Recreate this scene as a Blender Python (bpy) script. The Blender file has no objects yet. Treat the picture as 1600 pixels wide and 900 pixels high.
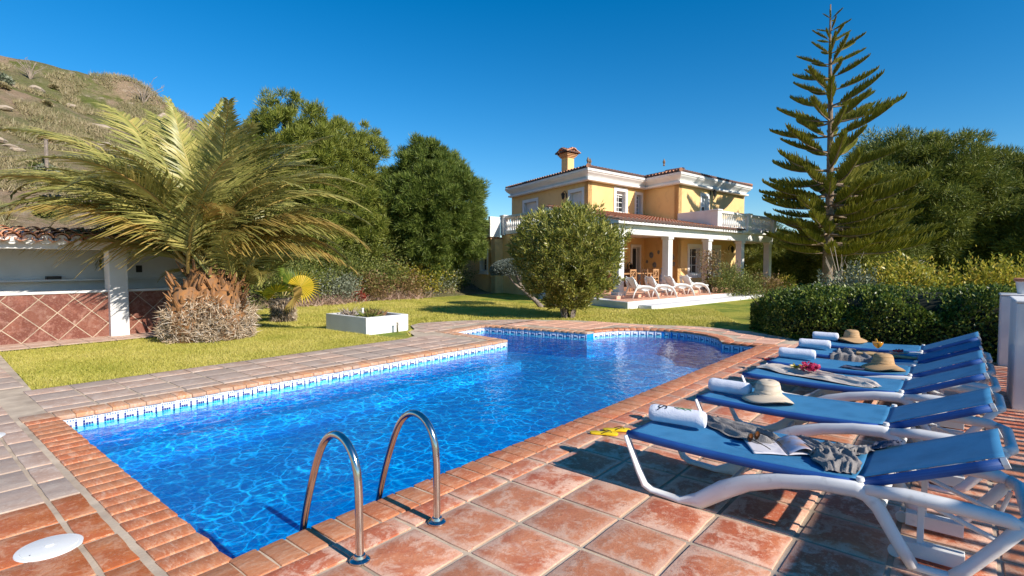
import bpy, bmesh, math, random
import numpy as np
from mathutils import Vector, Matrix, noise
from mathutils.geometry import tessellate_polygon
sc = bpy.context.scene
COL = sc.collection
R = math.radians
random.seed(7)
rng = np.random.RandomState(11)

# ---------------- camera, sky, sun, exposure ----------------
FPX, HCAM, YAW = 840.0, 1.6, R(40.0)
cam = bpy.data.cameras.new('camera')
cam_o = bpy.data.objects.new('camera', cam)
COL.objects.link(cam_o)
cam_o.location = (0, 0, HCAM)
cam_o.rotation_euler = (R(90) - math.atan(40.5 / FPX), 0, YAW - R(90))
cam.sensor_width = 36
cam.lens = 36 * FPX / 1600
cam.clip_end = 2000
cam.clip_start = 0.05
sc.camera = cam_o
world = bpy.data.worlds.new('World')
sc.world = world
world.use_nodes = True
wn = world.node_tree
sky = wn.nodes.new('ShaderNodeTexSky')
sky.sky_type = 'NISHITA'
sky.sun_disc = False
SUN_EL = 31.0
sky.sun_elevation = R(SUN_EL)
sky.sun_rotation = R(180)
sky.altitude = 100
sky.air_density = 1.0
sky.dust_density = 0.0
sky.ozone_density = 5.0
hs = wn.nodes.new('ShaderNodeHueSaturation')
hs.inputs['Saturation'].default_value = 1.34
hs.inputs['Hue'].default_value = .497
hs.inputs['Value'].default_value = 1.06
wn.links.new(sky.outputs[0], hs.inputs['Color'])
wn.links.new(hs.outputs[0], wn.nodes['Background'].inputs[0])
wn.nodes['Background'].inputs[1].default_value = 0.10
sun = bpy.data.lights.new('sun', 'SUN')
sun.energy = 5.0
sun.angle = R(0.5)
sun.color = (1.0, 0.92, 0.80)
sun_o = bpy.data.objects.new('sun', sun)
COL.objects.link(sun_o)
SUND = Vector((0.02 * math.cos(R(SUN_EL)), math.cos(R(SUN_EL)), -math.sin(R(SUN_EL))))
sun_o.rotation_euler = SUND.to_track_quat('-Z', 'Y').to_euler()
sun_o.location = (0, -30, 30)
sc.view_settings.view_transform = 'Standard'
sc.view_settings.look = 'None'
sc.view_settings.exposure = 0.46
sc.view_settings.gamma = 1.0
sc.cycles.max_bounces = 8
sc.cycles.transparent_max_bounces = 16
sc.cycles.caustics_reflective = False
sc.cycles.caustics_refractive = False

# ---------------- coordinates ----------------
CY, SY = math.cos(YAW), math.sin(YAW)
def CW(xc, d, z=0.0):            # metres right of / ahead of the photographer -> place
    return (d * CY + xc * SY, d * SY - xc * CY, z)
def HP(t, w, z):                 # house frame: t along the front, w towards the back
    return CW(3.99 + .731 * t - .468 * w, 20.07 + .682 * t + .884 * w, z)

# ---------------- helpers ----------------
class MB:
    def __init__(s, f=None):
        s.v = []; s.f = []; s.m = []; s.T = f
    def add(s, vs, fs, mi=0):
        b = len(s.v)
        s.v += [s.T(*p) for p in vs] if s.T else [tuple(p) for p in vs]
        s.f += [tuple(b + i for i in f) for f in fs]
        s.m += [mi] * len(fs)
        return s
    def box(s, x0, x1, y0, y1, z0, z1, mi=0):
        return s.add([(x0,y0,z0),(x1,y0,z0),(x1,y1,z0),(x0,y1,z0),(x0,y0,z1),(x1,y0,z1),(x1,y1,z1),(x0,y1,z1)],
              [(0,3,2,1),(4,5,6,7),(0,1,5,4),(1,2,6,5),(2,3,7,6),(3,0,4,7)], mi)
    def prism(s, poly, z0, z1, mi=0, axis='z'):
        n = len(poly)
        def q(p, z):
            return (p[0], p[1], z) if axis == 'z' else ((z, p[0], p[1]) if axis == 'x' else (p[0], z, p[1]))
        vs = [q(p, z0) for p in poly] + [q(p, z1) for p in poly]
        fs = [(i, (i+1) % n, n + (i+1) % n, n + i) for i in range(n)]
        tri = tessellate_polygon([[Vector((p[0], p[1], 0)) for p in poly]])
        fs += [tuple(t) for t in tri] + [tuple(n + i for i in t) for t in tri]
        return s.add(vs, fs, mi)
    def tube(s, path, r, n=8, mi=0, cap=True, flat=1.0, closed=False):
        P = [Vector(p) for p in path]
        m = len(P)
        rs = r if hasattr(r, '__len__') else [r] * m
        vs = []; prev = None
        for i, p in enumerate(P):
            a = P[(i-1) % m] if (i > 0 or closed) else p
            b = P[(i+1) % m] if (i < m-1 or closed) else p
            t = (b - a).normalized()
            if prev is None:
                u = t.orthogonal().normalized() if abs(t.z) > .95 else t.cross(Vector((0,0,1))).normalized()
            else:
                u = (prev - t * prev.dot(t)).normalized()
            w = t.cross(u); prev = u
            for k in range(n):
                an = 2 * math.pi * k / n
                vs.append(tuple(p + (u * math.cos(an) + w * math.sin(an) * flat) * rs[i]))
        fs = []
        for i in range(m if closed else m-1):
            j = (i+1) % m
            for k in range(n):
                fs.append((i*n+k, i*n+(k+1) % n, j*n+(k+1) % n, j*n+k))
        if cap and not closed:
            fs.append(tuple(range(n-1, -1, -1))); fs.append(tuple((m-1)*n + k for k in range(n)))
        return s.add(vs, fs, mi)
    def lathe(s, prof, c=(0,0,0), n=16, mi=0, wave=None):
        vs = []; m = len(prof)
        for r, z in prof:
            for k in range(n):
                a = 2*math.pi*k/n
                dz = wave(a, r) if wave else 0
                vs.append((c[0] + r*math.cos(a), c[1] + r*math.sin(a), c[2] + z + dz))
        fs = [(i*n+k, i*n+(k+1) % n, (i+1)*n+(k+1) % n, (i+1)*n+k) for i in range(m-1) for k in range(n)]
        if prof[0][0] > 1e-4: fs.append(tuple(range(n-1, -1, -1)))
        if prof[-1][0] > 1e-4: fs.append(tuple((m-1)*n+k for k in range(n)))
        return s.add(vs, fs, mi)
    def grid(s, fn, nu, nv, mi=0):
        vs = [fn(i/(nu-1), j/(nv-1)) for i in range(nu) for j in range(nv)]
        return s.add(vs, [(i*nv+j, (i+1)*nv+j, (i+1)*nv+j+1, i*nv+j+1) for i in range(nu-1) for j in range(nv-1)], mi)
    def mesh(s, name, mats, smooth=False, bevel=0, off=(0,0,0), weld=True, solid=0, sub=0, angle=35, segs=2):
        me = bpy.data.meshes.new(name)
        vs = [(v[0]-off[0], v[1]-off[1], v[2]-off[2]) for v in s.v]
        me.from_pydata(vs, [], s.f)
        for i, k in enumerate(s.m):
            me.polygons[i].material_index = k
        bm = bmesh.new(); bm.from_mesh(me)
        if weld:
            bmesh.ops.remove_doubles(bm, verts=bm.verts, dist=1e-5)
        bmesh.ops.recalc_face_normals(bm, faces=bm.faces)
        if solid:
            bmesh.ops.solidify(bm, geom=bm.faces, thickness=solid)
        if bevel:
            es = [e for e in bm.edges if len(e.link_faces) == 2 and e.calc_face_angle(0) > R(angle)]
            bmesh.ops.bevel(bm, geom=es, offset=bevel, segments=segs, affect='EDGES', profile=.5, clamp_overlap=True)
        bm.to_mesh(me); bm.free()
        if smooth:
            me.polygons.foreach_set('use_smooth', [True]*len(me.polygons))
            if smooth != 'all':
                try: me.set_sharp_from_angle(angle=R(40))
                except Exception: pass
        for m in (mats if isinstance(mats, (list, tuple)) else [mats]):
            me.materials.append(m)
        return me
    def build(s, name, mats, parent=None, **kw):
        off = tuple(parent.matrix_basis.translation) if parent is not None and parent.parent is None else ((0,0,0) if parent is None else tuple(parent.parent.matrix_basis.translation))
        if 'off' in kw: off = kw.pop('off')
        return link(name, s.mesh(name, mats, off=off, **kw), parent)

def link(name, me, parent=None, loc=None, rz=0, scale=None):
    o = bpy.data.objects.new(name, me)
    COL.objects.link(o)
    if parent is not None: o.parent = parent
    if loc is not None: o.location = loc
    if rz: o.rotation_euler = (0, 0, rz)
    if scale is not None: o.scale = scale
    return o
def tag(o, label=None, cat=None, group=None, kind=None):
    if label: o['label'] = label
    if cat: o['category'] = cat
    if group: o['group'] = group
    if kind: o['kind'] = kind
    return o
def thing(name, label, cat, loc=(0,0,0), group=None, rz=0):
    o = bpy.data.objects.new(name, None)
    o.empty_display_size = .2
    COL.objects.link(o)
    o.location = loc
    o.matrix_basis = Matrix.Translation(loc) @ Matrix.Rotation(rz, 4, 'Z')
    return tag(o, label, cat, group)
def copy_tree(o, parent=None):
    c = o.copy(); COL.objects.link(c); c.parent = parent
    for ch in o.children: copy_tree(ch, c)
    return c
def place(o, loc, rz=0, s=1):
    o.location = loc; o.rotation_euler = (0, 0, rz); o.scale = (s, s, s)
def fastmesh(name, V, Fc, mats, smooth=False, midx=None):
    me = bpy.data.meshes.new(name)
    V = np.asarray(V, dtype=np.float32); Fc = np.asarray(Fc, dtype=np.int32)
    k = Fc.shape[1]
    me.vertices.add(len(V)); me.vertices.foreach_set('co', V.ravel())
    me.loops.add(Fc.size); me.loops.foreach_set('vertex_index', Fc.ravel())
    me.polygons.add(len(Fc)); me.polygons.foreach_set('loop_start', np.arange(0, Fc.size, k, dtype=np.int32))
    me.polygons.foreach_set('loop_total', np.full(len(Fc), k, dtype=np.int32))
    if midx is not None: me.polygons.foreach_set('material_index', np.asarray(midx, dtype=np.int32))
    if smooth: me.polygons.foreach_set('use_smooth', np.ones(len(Fc), dtype=bool))
    me.update(calc_edges=True)
    for m in (mats if isinstance(mats, (list, tuple)) else [mats]): me.materials.append(m)
    return me
def unit(a): return a / np.maximum(np.linalg.norm(a, axis=-1, keepdims=True), 1e-9)

# ---------------- materials ----------------
def nodes(m):
    m.use_nodes = True
    nt = m.node_tree
    return nt, nt.nodes['Principled BSDF']
def N(nt, t, **kw):
    n = nt.nodes.new(t)
    for k, v in kw.items():
        if k in n.inputs.keys(): n.inputs[k].default_value = v
        else: setattr(n, k, v)
    return n
def coords(nt, obj=True, rnd=False, scale=None):
    tc = N(nt, 'ShaderNodeTexCoord')
    out = tc.outputs['Object']
    if not obj:
        g = N(nt, 'ShaderNodeNewGeometry'); out = g.outputs['Position']
    if rnd:
        oi = N(nt, 'ShaderNodeObjectInfo')
        vm = N(nt, 'ShaderNodeVectorMath', operation='MULTIPLY_ADD')
        cx = N(nt, 'ShaderNodeCombineXYZ')
        for i in range(3): nt.links.new(oi.outputs['Random'], cx.inputs[i])
        nt.links.new(cx.outputs[0], vm.inputs[0]); vm.inputs[1].default_value = (37.1, 71.7, 13.3)
        nt.links.new(out, vm.inputs[2]); out = vm.outputs[0]
    if scale:
        mp = N(nt, 'ShaderNodeMapping'); mp.inputs['Scale'].default_value = scale
        nt.links.new(out, mp.inputs[0]); out = mp.outputs[0]
    return out
def ramp(nt, fac, stops, interp='LINEAR'):
    r = N(nt, 'ShaderNodeValToRGB'); r.color_ramp.interpolation = interp
    e = r.color_ramp.elements
    while len(e) < len(stops): e.new(.5)
    for i, (p, c) in enumerate(stops):
        e[i].position = p; e[i].color = (*c, 1) if len(c) == 3 else c
    nt.links.new(fac, r.inputs[0]); return r.outputs[0]
def mix(nt, a, b, fac, mode='MIX'):
    m = N(nt, 'ShaderNodeMix', data_type='RGBA', blend_type=mode)
    for s, v in ((m.inputs[6], a), (m.inputs[7], b)):
        if isinstance(v, tuple): s.default_value = (*v, 1)
        else: nt.links.new(v, s)
    if isinstance(fac, (int, float)): m.inputs[0].default_value = fac
    else: nt.links.new(fac, m.inputs[0])
    return m.outputs[2]
def noisef(nt, co, scale, detail=4, rough=.55, dist=0):
    n = N(nt, 'ShaderNodeTexNoise'); n.inputs['Scale'].default_value = scale
    n.inputs['Detail'].default_value = detail; n.inputs['Roughness'].default_value = rough
    n.inputs['Distortion'].default_value = dist
    nt.links.new(co, n.inputs['Vector']); return n.outputs['Fac']
def bump(nt, bsdf, h, strength=.3, dist=.01):
    b = N(nt, 'ShaderNodeBump'); b.inputs['Strength'].default_value = strength; b.inputs['Distance'].default_value = dist
    nt.links.new(h, b.inputs['Height']); nt.links.new(b.outputs[0], bsdf.inputs['Normal'])
def mat(name, col, rough=.6, col2=None, scale=3, lo=.35, hi=.65, bmp=0, bscale=40, bdist=.005, rnd=True, metal=0,
        spec=.5, col3=None, scale3=20, lo3=.55, hi3=.75, val=0, world=False, detail=5):
    m = bpy.data.materials.new(name); nt, b = nodes(m)
    co = coords(nt, obj=not world, rnd=rnd and not world)
    c = col
    if col2:
        c = mix(nt, col, col2, ramp(nt, noisef(nt, co, scale, detail), [(lo, (0,0,0)), (hi, (1,1,1))]))
    if col3:
        c = mix(nt, c, col3, ramp(nt, noisef(nt, co, scale3, 3), [(lo3, (0,0,0)), (hi3, (1,1,1))]))
    if val:
        oi = N(nt, 'ShaderNodeObjectInfo')
        mr = N(nt, 'ShaderNodeMapRange'); mr.inputs['To Min'].default_value = 1-val; mr.inputs['To Max'].default_value = 1+val
        nt.links.new(oi.outputs['Random'], mr.inputs['Value'])
        h = N(nt, 'ShaderNodeHueSaturation')
        if isinstance(c, tuple): h.inputs['Color'].default_value = (*c, 1)
        else: nt.links.new(c, h.inputs['Color'])
        nt.links.new(mr.outputs[0], h.inputs['Value']); c = h.outputs[0]
    if isinstance(c, tuple): b.inputs['Base Color'].default_value = (*c, 1)
    else: nt.links.new(c, b.inputs['Base Color'])
    b.inputs['Roughness'].default_value = rough
    b.inputs['Metallic'].default_value = metal
    b.inputs['Specular IOR Level'].default_value = spec
    if bmp: bump(nt, b, noisef(nt, co, bscale, 4), bmp, bdist)
    return m
def leafmat(name, cols, rough=.5, trans=.35, nscale=1.2, spec=.35, wr=.65, wn=.5):
    """leaf colours vary from leaf to leaf and in patches"""
    m = bpy.data.materials.new(name); nt, b = nodes(m)
    g = N(nt, 'ShaderNodeNewGeometry')
    n = noisef(nt, g.outputs['Position'], nscale, 2)
    mm = N(nt, 'ShaderNodeMath', operation='MULTIPLY_ADD')
    nt.links.new(g.outputs['Random Per Island'], mm.inputs[0]); mm.inputs[1].default_value = wr
    m2 = N(nt, 'ShaderNodeMath', operation='MULTIPLY'); nt.links.new(n, m2.inputs[0]); m2.inputs[1].default_value = wn
    nt.links.new(m2.outputs[0], mm.inputs[2])
    k = len(cols)
    c = ramp(nt, mm.outputs[0], [(.12 + .8*i/(k-1), cc) for i, cc in enumerate(cols)])
    nt.links.new(c, b.inputs['Base Color']); b.inputs['Roughness'].default_value = rough
    b.inputs['Specular IOR Level'].default_value = spec
    if trans:
        t = N(nt, 'ShaderNodeBsdfTranslucent'); nt.links.new(c, t.inputs['Color'])
        ms = N(nt, 'ShaderNodeMixShader'); ms.inputs[0].default_value = trans
        nt.links.new(b.outputs[0], ms.inputs[1]); nt.links.new(t.outputs[0], ms.inputs[2])
        nt.links.new(ms.outputs[0], nt.nodes['Material Output'].inputs[0])
    return m

def terracotta(name, base, light, dark, rough=.55, scuff=.5, fine=8, stretch=None, rim=0):
    m = bpy.data.materials.new(name); nt, b = nodes(m)
    co = coords(nt, rnd=True, scale=stretch)
    oi0 = N(nt, 'ShaderNodeObjectInfo')
    big = noisef(nt, co, 3.0, 8, .72, .3)
    # every tile was fired differently: the same clouds, shifted by the tile's own amount
    sh = N(nt, 'ShaderNodeMath', operation='MULTIPLY_ADD'); nt.links.new(oi0.outputs['Random'], sh.inputs[0]); sh.inputs[1].default_value = .34; nt.links.new(big, sh.inputs[2])
    c = mix(nt, base, dark, ramp(nt, sh.outputs[0], [(.58, (0,0,0)), (.78, (1,1,1))]))
    # pale worn rim and clouds of wear, each tile its own
    n2 = noisef(nt, co, 5.5, 8, .78, .4)
    c = mix(nt, c, light, ramp(nt, n2, [(.50, (0,0,0)), (.60, (scuff,)*3)]))
    if rim:     # pale worn border that breaks up irregularly
        tc = N(nt, 'ShaderNodeTexCoord'); sx = N(nt, 'ShaderNodeSeparateXYZ'); nt.links.new(tc.outputs['Object'], sx.inputs[0])
        ab = []
        for k in range(2):
            q = N(nt, 'ShaderNodeMath', operation='ABSOLUTE'); nt.links.new(sx.outputs[k], q.inputs[0]); ab.append(q.outputs[0])
        mx = N(nt, 'ShaderNodeMath', operation='MAXIMUM'); nt.links.new(ab[0], mx.inputs[0]); nt.links.new(ab[1], mx.inputs[1])
        jj = N(nt, 'ShaderNodeMath', operation='MULTIPLY_ADD'); nt.links.new(n2, jj.inputs[0]); jj.inputs[1].default_value = .22; nt.links.new(mx.outputs[0], jj.inputs[2])
        k_ = N(nt, 'ShaderNodeMath', operation='SUBTRACT'); nt.links.new(jj.outputs[0], k_.inputs[0]); k_.inputs[1].default_value = .11
        c = mix(nt, c, light, ramp(nt, k_.outputs[0], [(.15, (0,0,0)), (.19, (rim,)*3)]))
    n3 = noisef(nt, co, fine*9, 3, .7)
    c = mix(nt, c, tuple(x*.55 for x in base), ramp(nt, n3, [(.60, (0,0,0)), (.74, (.6,.6,.6))]))
    n5 = noisef(nt, co, 4.4, 8, .8, .7)      # lime bloom and worn glaze in ragged smears
    c = mix(nt, c, (.74,.56,.45), ramp(nt, n5, [(.58, (0,0,0)), (.68, (.45,.45,.45))]))
    n7 = noisef(nt, co, 26, 8, .8)
    c = mix(nt, c, light, ramp(nt, n7, [(.55, (0,0,0)), (.60, (.55,.55,.55))]))
    c = mix(nt, c, dark, ramp(nt, n7, [(.38, (.6,.6,.6)), (.43, (0,0,0))]))
    n6 = noisef(nt, co, 9, 8, .8, .5)
    c = mix(nt, c, tuple(x*.45 for x in dark), ramp(nt, n6, [(.62, (0,0,0)), (.66, (.6,.6,.6))]))
    oi = N(nt, 'ShaderNodeObjectInfo')
    mr = N(nt, 'ShaderNodeMapRange'); mr.inputs['To Min'].default_value = .80; mr.inputs['To Max'].default_value = 1.22
    nt.links.new(oi.outputs['Random'], mr.inputs['Value'])
    h = N(nt, 'ShaderNodeHueSaturation'); nt.links.new(c, h.inputs['Color']); nt.links.new(mr.outputs[0], h.inputs['Value'])
    nt.links.new(h.outputs[0], b.inputs['Base Color'])
    rr = ramp(nt, n2, [(.3, (rough-.18,)*3), (.7, (rough+.15,)*3)])
    nt.links.new(rr, b.inputs['Roughness'])
    ad = N(nt, 'ShaderNodeMath', operation='MULTIPLY_ADD'); nt.links.new(n3, ad.inputs[0]); ad.inputs[1].default_value = .25
    nt.links.new(n2, ad.inputs[2])
    bump(nt, b, ad.outputs[0], .8, .008)
    return m
M = {}
M['tile'] = terracotta('terracotta_tile', (.62,.235,.115), (.74,.47,.34), (.46,.12,.055), rim=.7, scuff=.8)
M['brick'] = terracotta('coping_brick', (.60,.235,.105), (.70,.43,.28), (.46,.14,.055), stretch=(1,3,1))
M['tile_wet'] = terracotta('glazed_orange_tile', (.55,.20,.07), (.62,.36,.22), (.42,.11,.03), rough=.35)
M['tile_grey'] = terracotta('weathered_grey_tile', (.50,.38,.31), (.60,.50,.42), (.42,.28,.21), rough=.75)
M['brick_pale'] = terracotta('pale_coping_brick', (.56,.33,.21), (.64,.48,.37), (.54,.24,.11), stretch=(3,1,1), rough=.7)
M['grout'] = mat('grout', (.62,.50,.37), .9, (.40,.31,.23), 3, bmp=.5, bscale=60, col3=(.28,.22,.17), scale3=2, rnd=False)
M['white'] = mat('white_paint', (.78,.78,.77), .6, (.70,.70,.69), 2, bmp=.15, bscale=30)
M['white_wall'] = mat('white_masonry', (.76,.75,.74), .8, (.66,.65,.64), 1.5, bmp=.3, bscale=50)
M['yellow'] = mat('yellow_render', (.80,.55,.25), .85, (.74,.48,.20), .6, bmp=.2, bscale=60, col3=(.66,.42,.19), scale3=2.2)
M['roof'] = mat('clay_roof_tile', (.52,.21,.11), .8, (.62,.33,.20), 3, col3=(.24,.12,.08), scale3=7, bmp=.3, val=.2)
M['dark_iron'] = mat('dark_iron', (.02,.017,.015), .5, metal=.3)
M['glass'] = mat('window_glass', (.012,.016,.018), .08, spec=.8)
M['steel'] = mat('stainless_steel', (.62,.60,.57), .16, metal=1.0, col2=(.50,.48,.46), scale=5)
M['plastic'] = mat('white_plastic', (.78,.77,.76), .42, (.70,.69,.69), 3, col3=(.55,.53,.52), scale3=14, lo3=.62, hi3=.8, bmp=.08, bscale=160, bdist=.002)
M['wood'] = mat('pale_wood', (.42,.22,.10), .6, (.50,.29,.14), 8)
M['bark'] = mat('bark', (.16,.11,.075), .95, (.27,.20,.14), 6, bmp=1, bscale=25, bdist=.03)
M['grey_bark'] = mat('grey_bark', (.30,.24,.20), .95, (.19,.15,.12), 8, bmp=1, bscale=25, bdist=.03)
M['dark_bark'] = mat('dark_bark', (.06,.045,.035), .95, (.10,.08,.06), 5, bmp=1, bscale=20, bdist=.03)
M['pine'] = leafmat('pine_needles', [(0.046,0.069,0.009), (0.115,0.149,0.021), (0.230,0.259,0.039), (0.333,0.333,0.069)], trans=.2, nscale=1.4)
M['pine_round'] = leafmat('round_pine_needles', [(.030,.055,.010), (.075,.115,.020), (.15,.20,.034), (.24,.28,.06)], trans=.2, nscale=1.8)
M['pine_dark'] = leafmat('pine_needles_dark', [(0.036,0.055,0.013), (0.098,0.127,0.023), (0.195,0.221,0.039), (0.299,0.305,0.065)], trans=.2, nscale=.7)
M['norfolk'] = leafmat('araucaria_needles', [(.10,.115,.022), (.21,.22,.036), (.35,.33,.055), (.42,.39,.09)], trans=.2, nscale=.5)
M['palm'] = leafmat('palm_leaflet', [(.16,.175,.045), (.30,.30,.08), (.43,.40,.12), (.58,.48,.16)], rough=.42, trans=.3, nscale=.9, spec=.5)
M['palm_old'] = leafmat('old_palm_leaflet', [(.24,.22,.06), (.40,.32,.08), (.50,.36,.11), (.46,.28,.09)], rough=.5, trans=.35, nscale=.9)
M['rachis'] = mat('palm_stalk', (.34,.32,.09), .5, (.42,.27,.08), 3)
M['husk'] = leafmat('palm_husk', [(.16,.10,.055), (.36,.25,.15), (.50,.39,.27), (.60,.53,.45)], rough=.9, trans=0, nscale=3)
M['husk_orange'] = mat('palm_boot', (.34,.15,.045), .8, (.20,.11,.06), 12, bmp=.5, bscale=30)
M['oleander'] = leafmat('oleander_leaf', [(0.057,0.086,0.011), (0.149,0.178,0.025), (0.287,0.287,0.052), (0.437,0.391,0.092)], rough=.38, trans=.25, nscale=2, spec=.5)
M['hedge'] = leafmat('hedge_leaf', [(0.018,0.037,0.007), (0.050,0.094,0.013), (0.127,0.182,0.024), (0.286,0.308,0.055)], rough=.42, trans=.2, nscale=2.2, spec=.4)
M['shrub_y'] = leafmat('yellow_shrub_leaf', [(.10,.13,.02), (.26,.27,.03), (.46,.40,.05), (.60,.42,.07)], rough=.4, trans=.35, nscale=1.5)
M['shrub_g'] = leafmat('green_shrub_leaf', [(0.041,0.061,0.014), (0.101,0.135,0.030), (0.203,0.230,0.047), (0.284,0.270,0.081)], trans=.25)
M['shrub_r'] = leafmat('reddish_shrub_leaf', [(0.065,0.058,0.019), (0.182,0.143,0.046), (0.286,0.195,0.078), (0.364,0.195,0.117)], trans=.25)
M['shrub_grey'] = leafmat('grey_shrub_leaf', [(0.072,0.090,0.054), (0.132,0.156,0.096), (0.240,0.264,0.180), (0.360,0.372,0.276)], trans=.15)
M['cushion'] = leafmat('cushion_leaf', [(.035,.05,.04), (.08,.105,.085), (.16,.19,.16), (.26,.29,.26)], trans=.1, nscale=5)
M['fanpalm'] = leafmat('fan_palm_leaf', [(.10,.17,.015), (.25,.28,.02), (.48,.42,.03), (.70,.50,.03)], rough=.4, trans=.4, nscale=4)
M['twig'] = mat('dry_twig', (.36,.30,.24), .9, (.26,.20,.16), 5)
M['grass_blade'] = leafmat('grass_blade', [(.20,.25,.03), (.40,.39,.06), (.56,.50,.11), (.68,.58,.19)], rough=.6, trans=.3, nscale=.75, wr=.4, wn=.85)
M['scrub'] = leafmat('hill_scrub', [(.13,.16,.05), (.20,.19,.08), (.32,.26,.14), (.42,.33,.20)], trans=.1, nscale=.5, wr=.45, wn=.8)
# ---------------- more materials ----------------
def lawn_material():
    m = bpy.data.materials.new('lawn_turf'); nt, b = nodes(m)
    co = coords(nt, obj=False)
    a = noisef(nt, co, .55, 4, .6)
    c = mix(nt, (.44,.41,.07), (.20,.27,.04), ramp(nt, a, [(.46,(0,0,0)), (.60,(1,1,1))]))
    f = noisef(nt, co, 38, 3, .8)
    c = mix(nt, c, (.09,.10,.02), ramp(nt, f, [(.50,(0,0,0)), (.68,(1,1,1))]))
    f2 = noisef(nt, co, 24, 3, .8)
    c = mix(nt, c, (.50,.42,.13), ramp(nt, f2, [(.56,(0,0,0)), (.72,(.8,.8,.8))]))
    nt.links.new(c, b.inputs['Base Color']); b.inputs['Roughness'].default_value = .95
    b.inputs['Specular IOR Level'].default_value = .1
    bump(nt, b, f, 1.0, .03)
    return m
M['lawn'] = lawn_material()
def hill_material():
    m = bpy.data.materials.new('dry_hillside'); nt, b = nodes(m)
    co = coords(nt, obj=False)
    c = mix(nt, (.42,.30,.20), (.23,.22,.10), ramp(nt, noisef(nt, co, .22, 6, .65), [(.42,(0,0,0)), (.56,(1,1,1))]))
    c = mix(nt, c, (.15,.18,.04), ramp(nt, noisef(nt, co, .45, 5, .7, .5), [(.54,(0,0,0)), (.64,(.9,.9,.9))]))
    c = mix(nt, c, (.50,.40,.29), ramp(nt, noisef(nt, co, 1.3, 6, .7, 1), [(.58,(0,0,0)), (.68,(1,1,1))]))
    f = noisef(nt, co, 7, 5, .8)
    c = mix(nt, c, (.11,.08,.055), ramp(nt, f, [(.50,(0,0,0)), (.68,(.8,.8,.8))]))
    nt.links.new(c, b.inputs['Base Color']); b.inputs['Roughness'].default_value = 1
    b.inputs['Specular IOR Level'].default_value = .05
    bump(nt, b, f, 1.0, .25)
    return m
M['hill'] = hill_material()
def mosaic_material():
    m = bpy.data.materials.new('blue_pool_mosaic'); nt, b = nodes(m)
    co = coords(nt, obj=False)
    br = N(nt, 'ShaderNodeTexBrick', offset=0.0)
    br.inputs['Scale'].default_value = 1; br.inputs['Mortar Size'].default_value = .0025
    br.inputs['Brick Width'].default_value = .035; br.inputs['Row Height'].default_value = .035
    br.inputs['Color1'].default_value = (.002,.22,.62,1); br.inputs['Color2'].default_value = (.004,.30,.72,1)
    br.inputs['Mortar'].default_value = (.02,.30,.62,1)
    nt.links.new(co, br.inputs['Vector'])
    nt.links.new(br.outputs['Color'], b.inputs['Base Color']); b.inputs['Roughness'].default_value = .5
    return m
M['mosaic'] = mosaic_material()
M['mosaic_pale'] = mat('pale_blue_mosaic', (.06,.34,.70), .5, (.10,.38,.72), 12, rnd=False)
M['tile_white'] = mat('white_ceramic', (.80,.82,.86), .25)
M['chip_navy'] = mat('navy_print', (.02,.04,.20), .25)
M['chip_grey'] = mat('grey_blue_print', (.18,.26,.42), .25)
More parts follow.
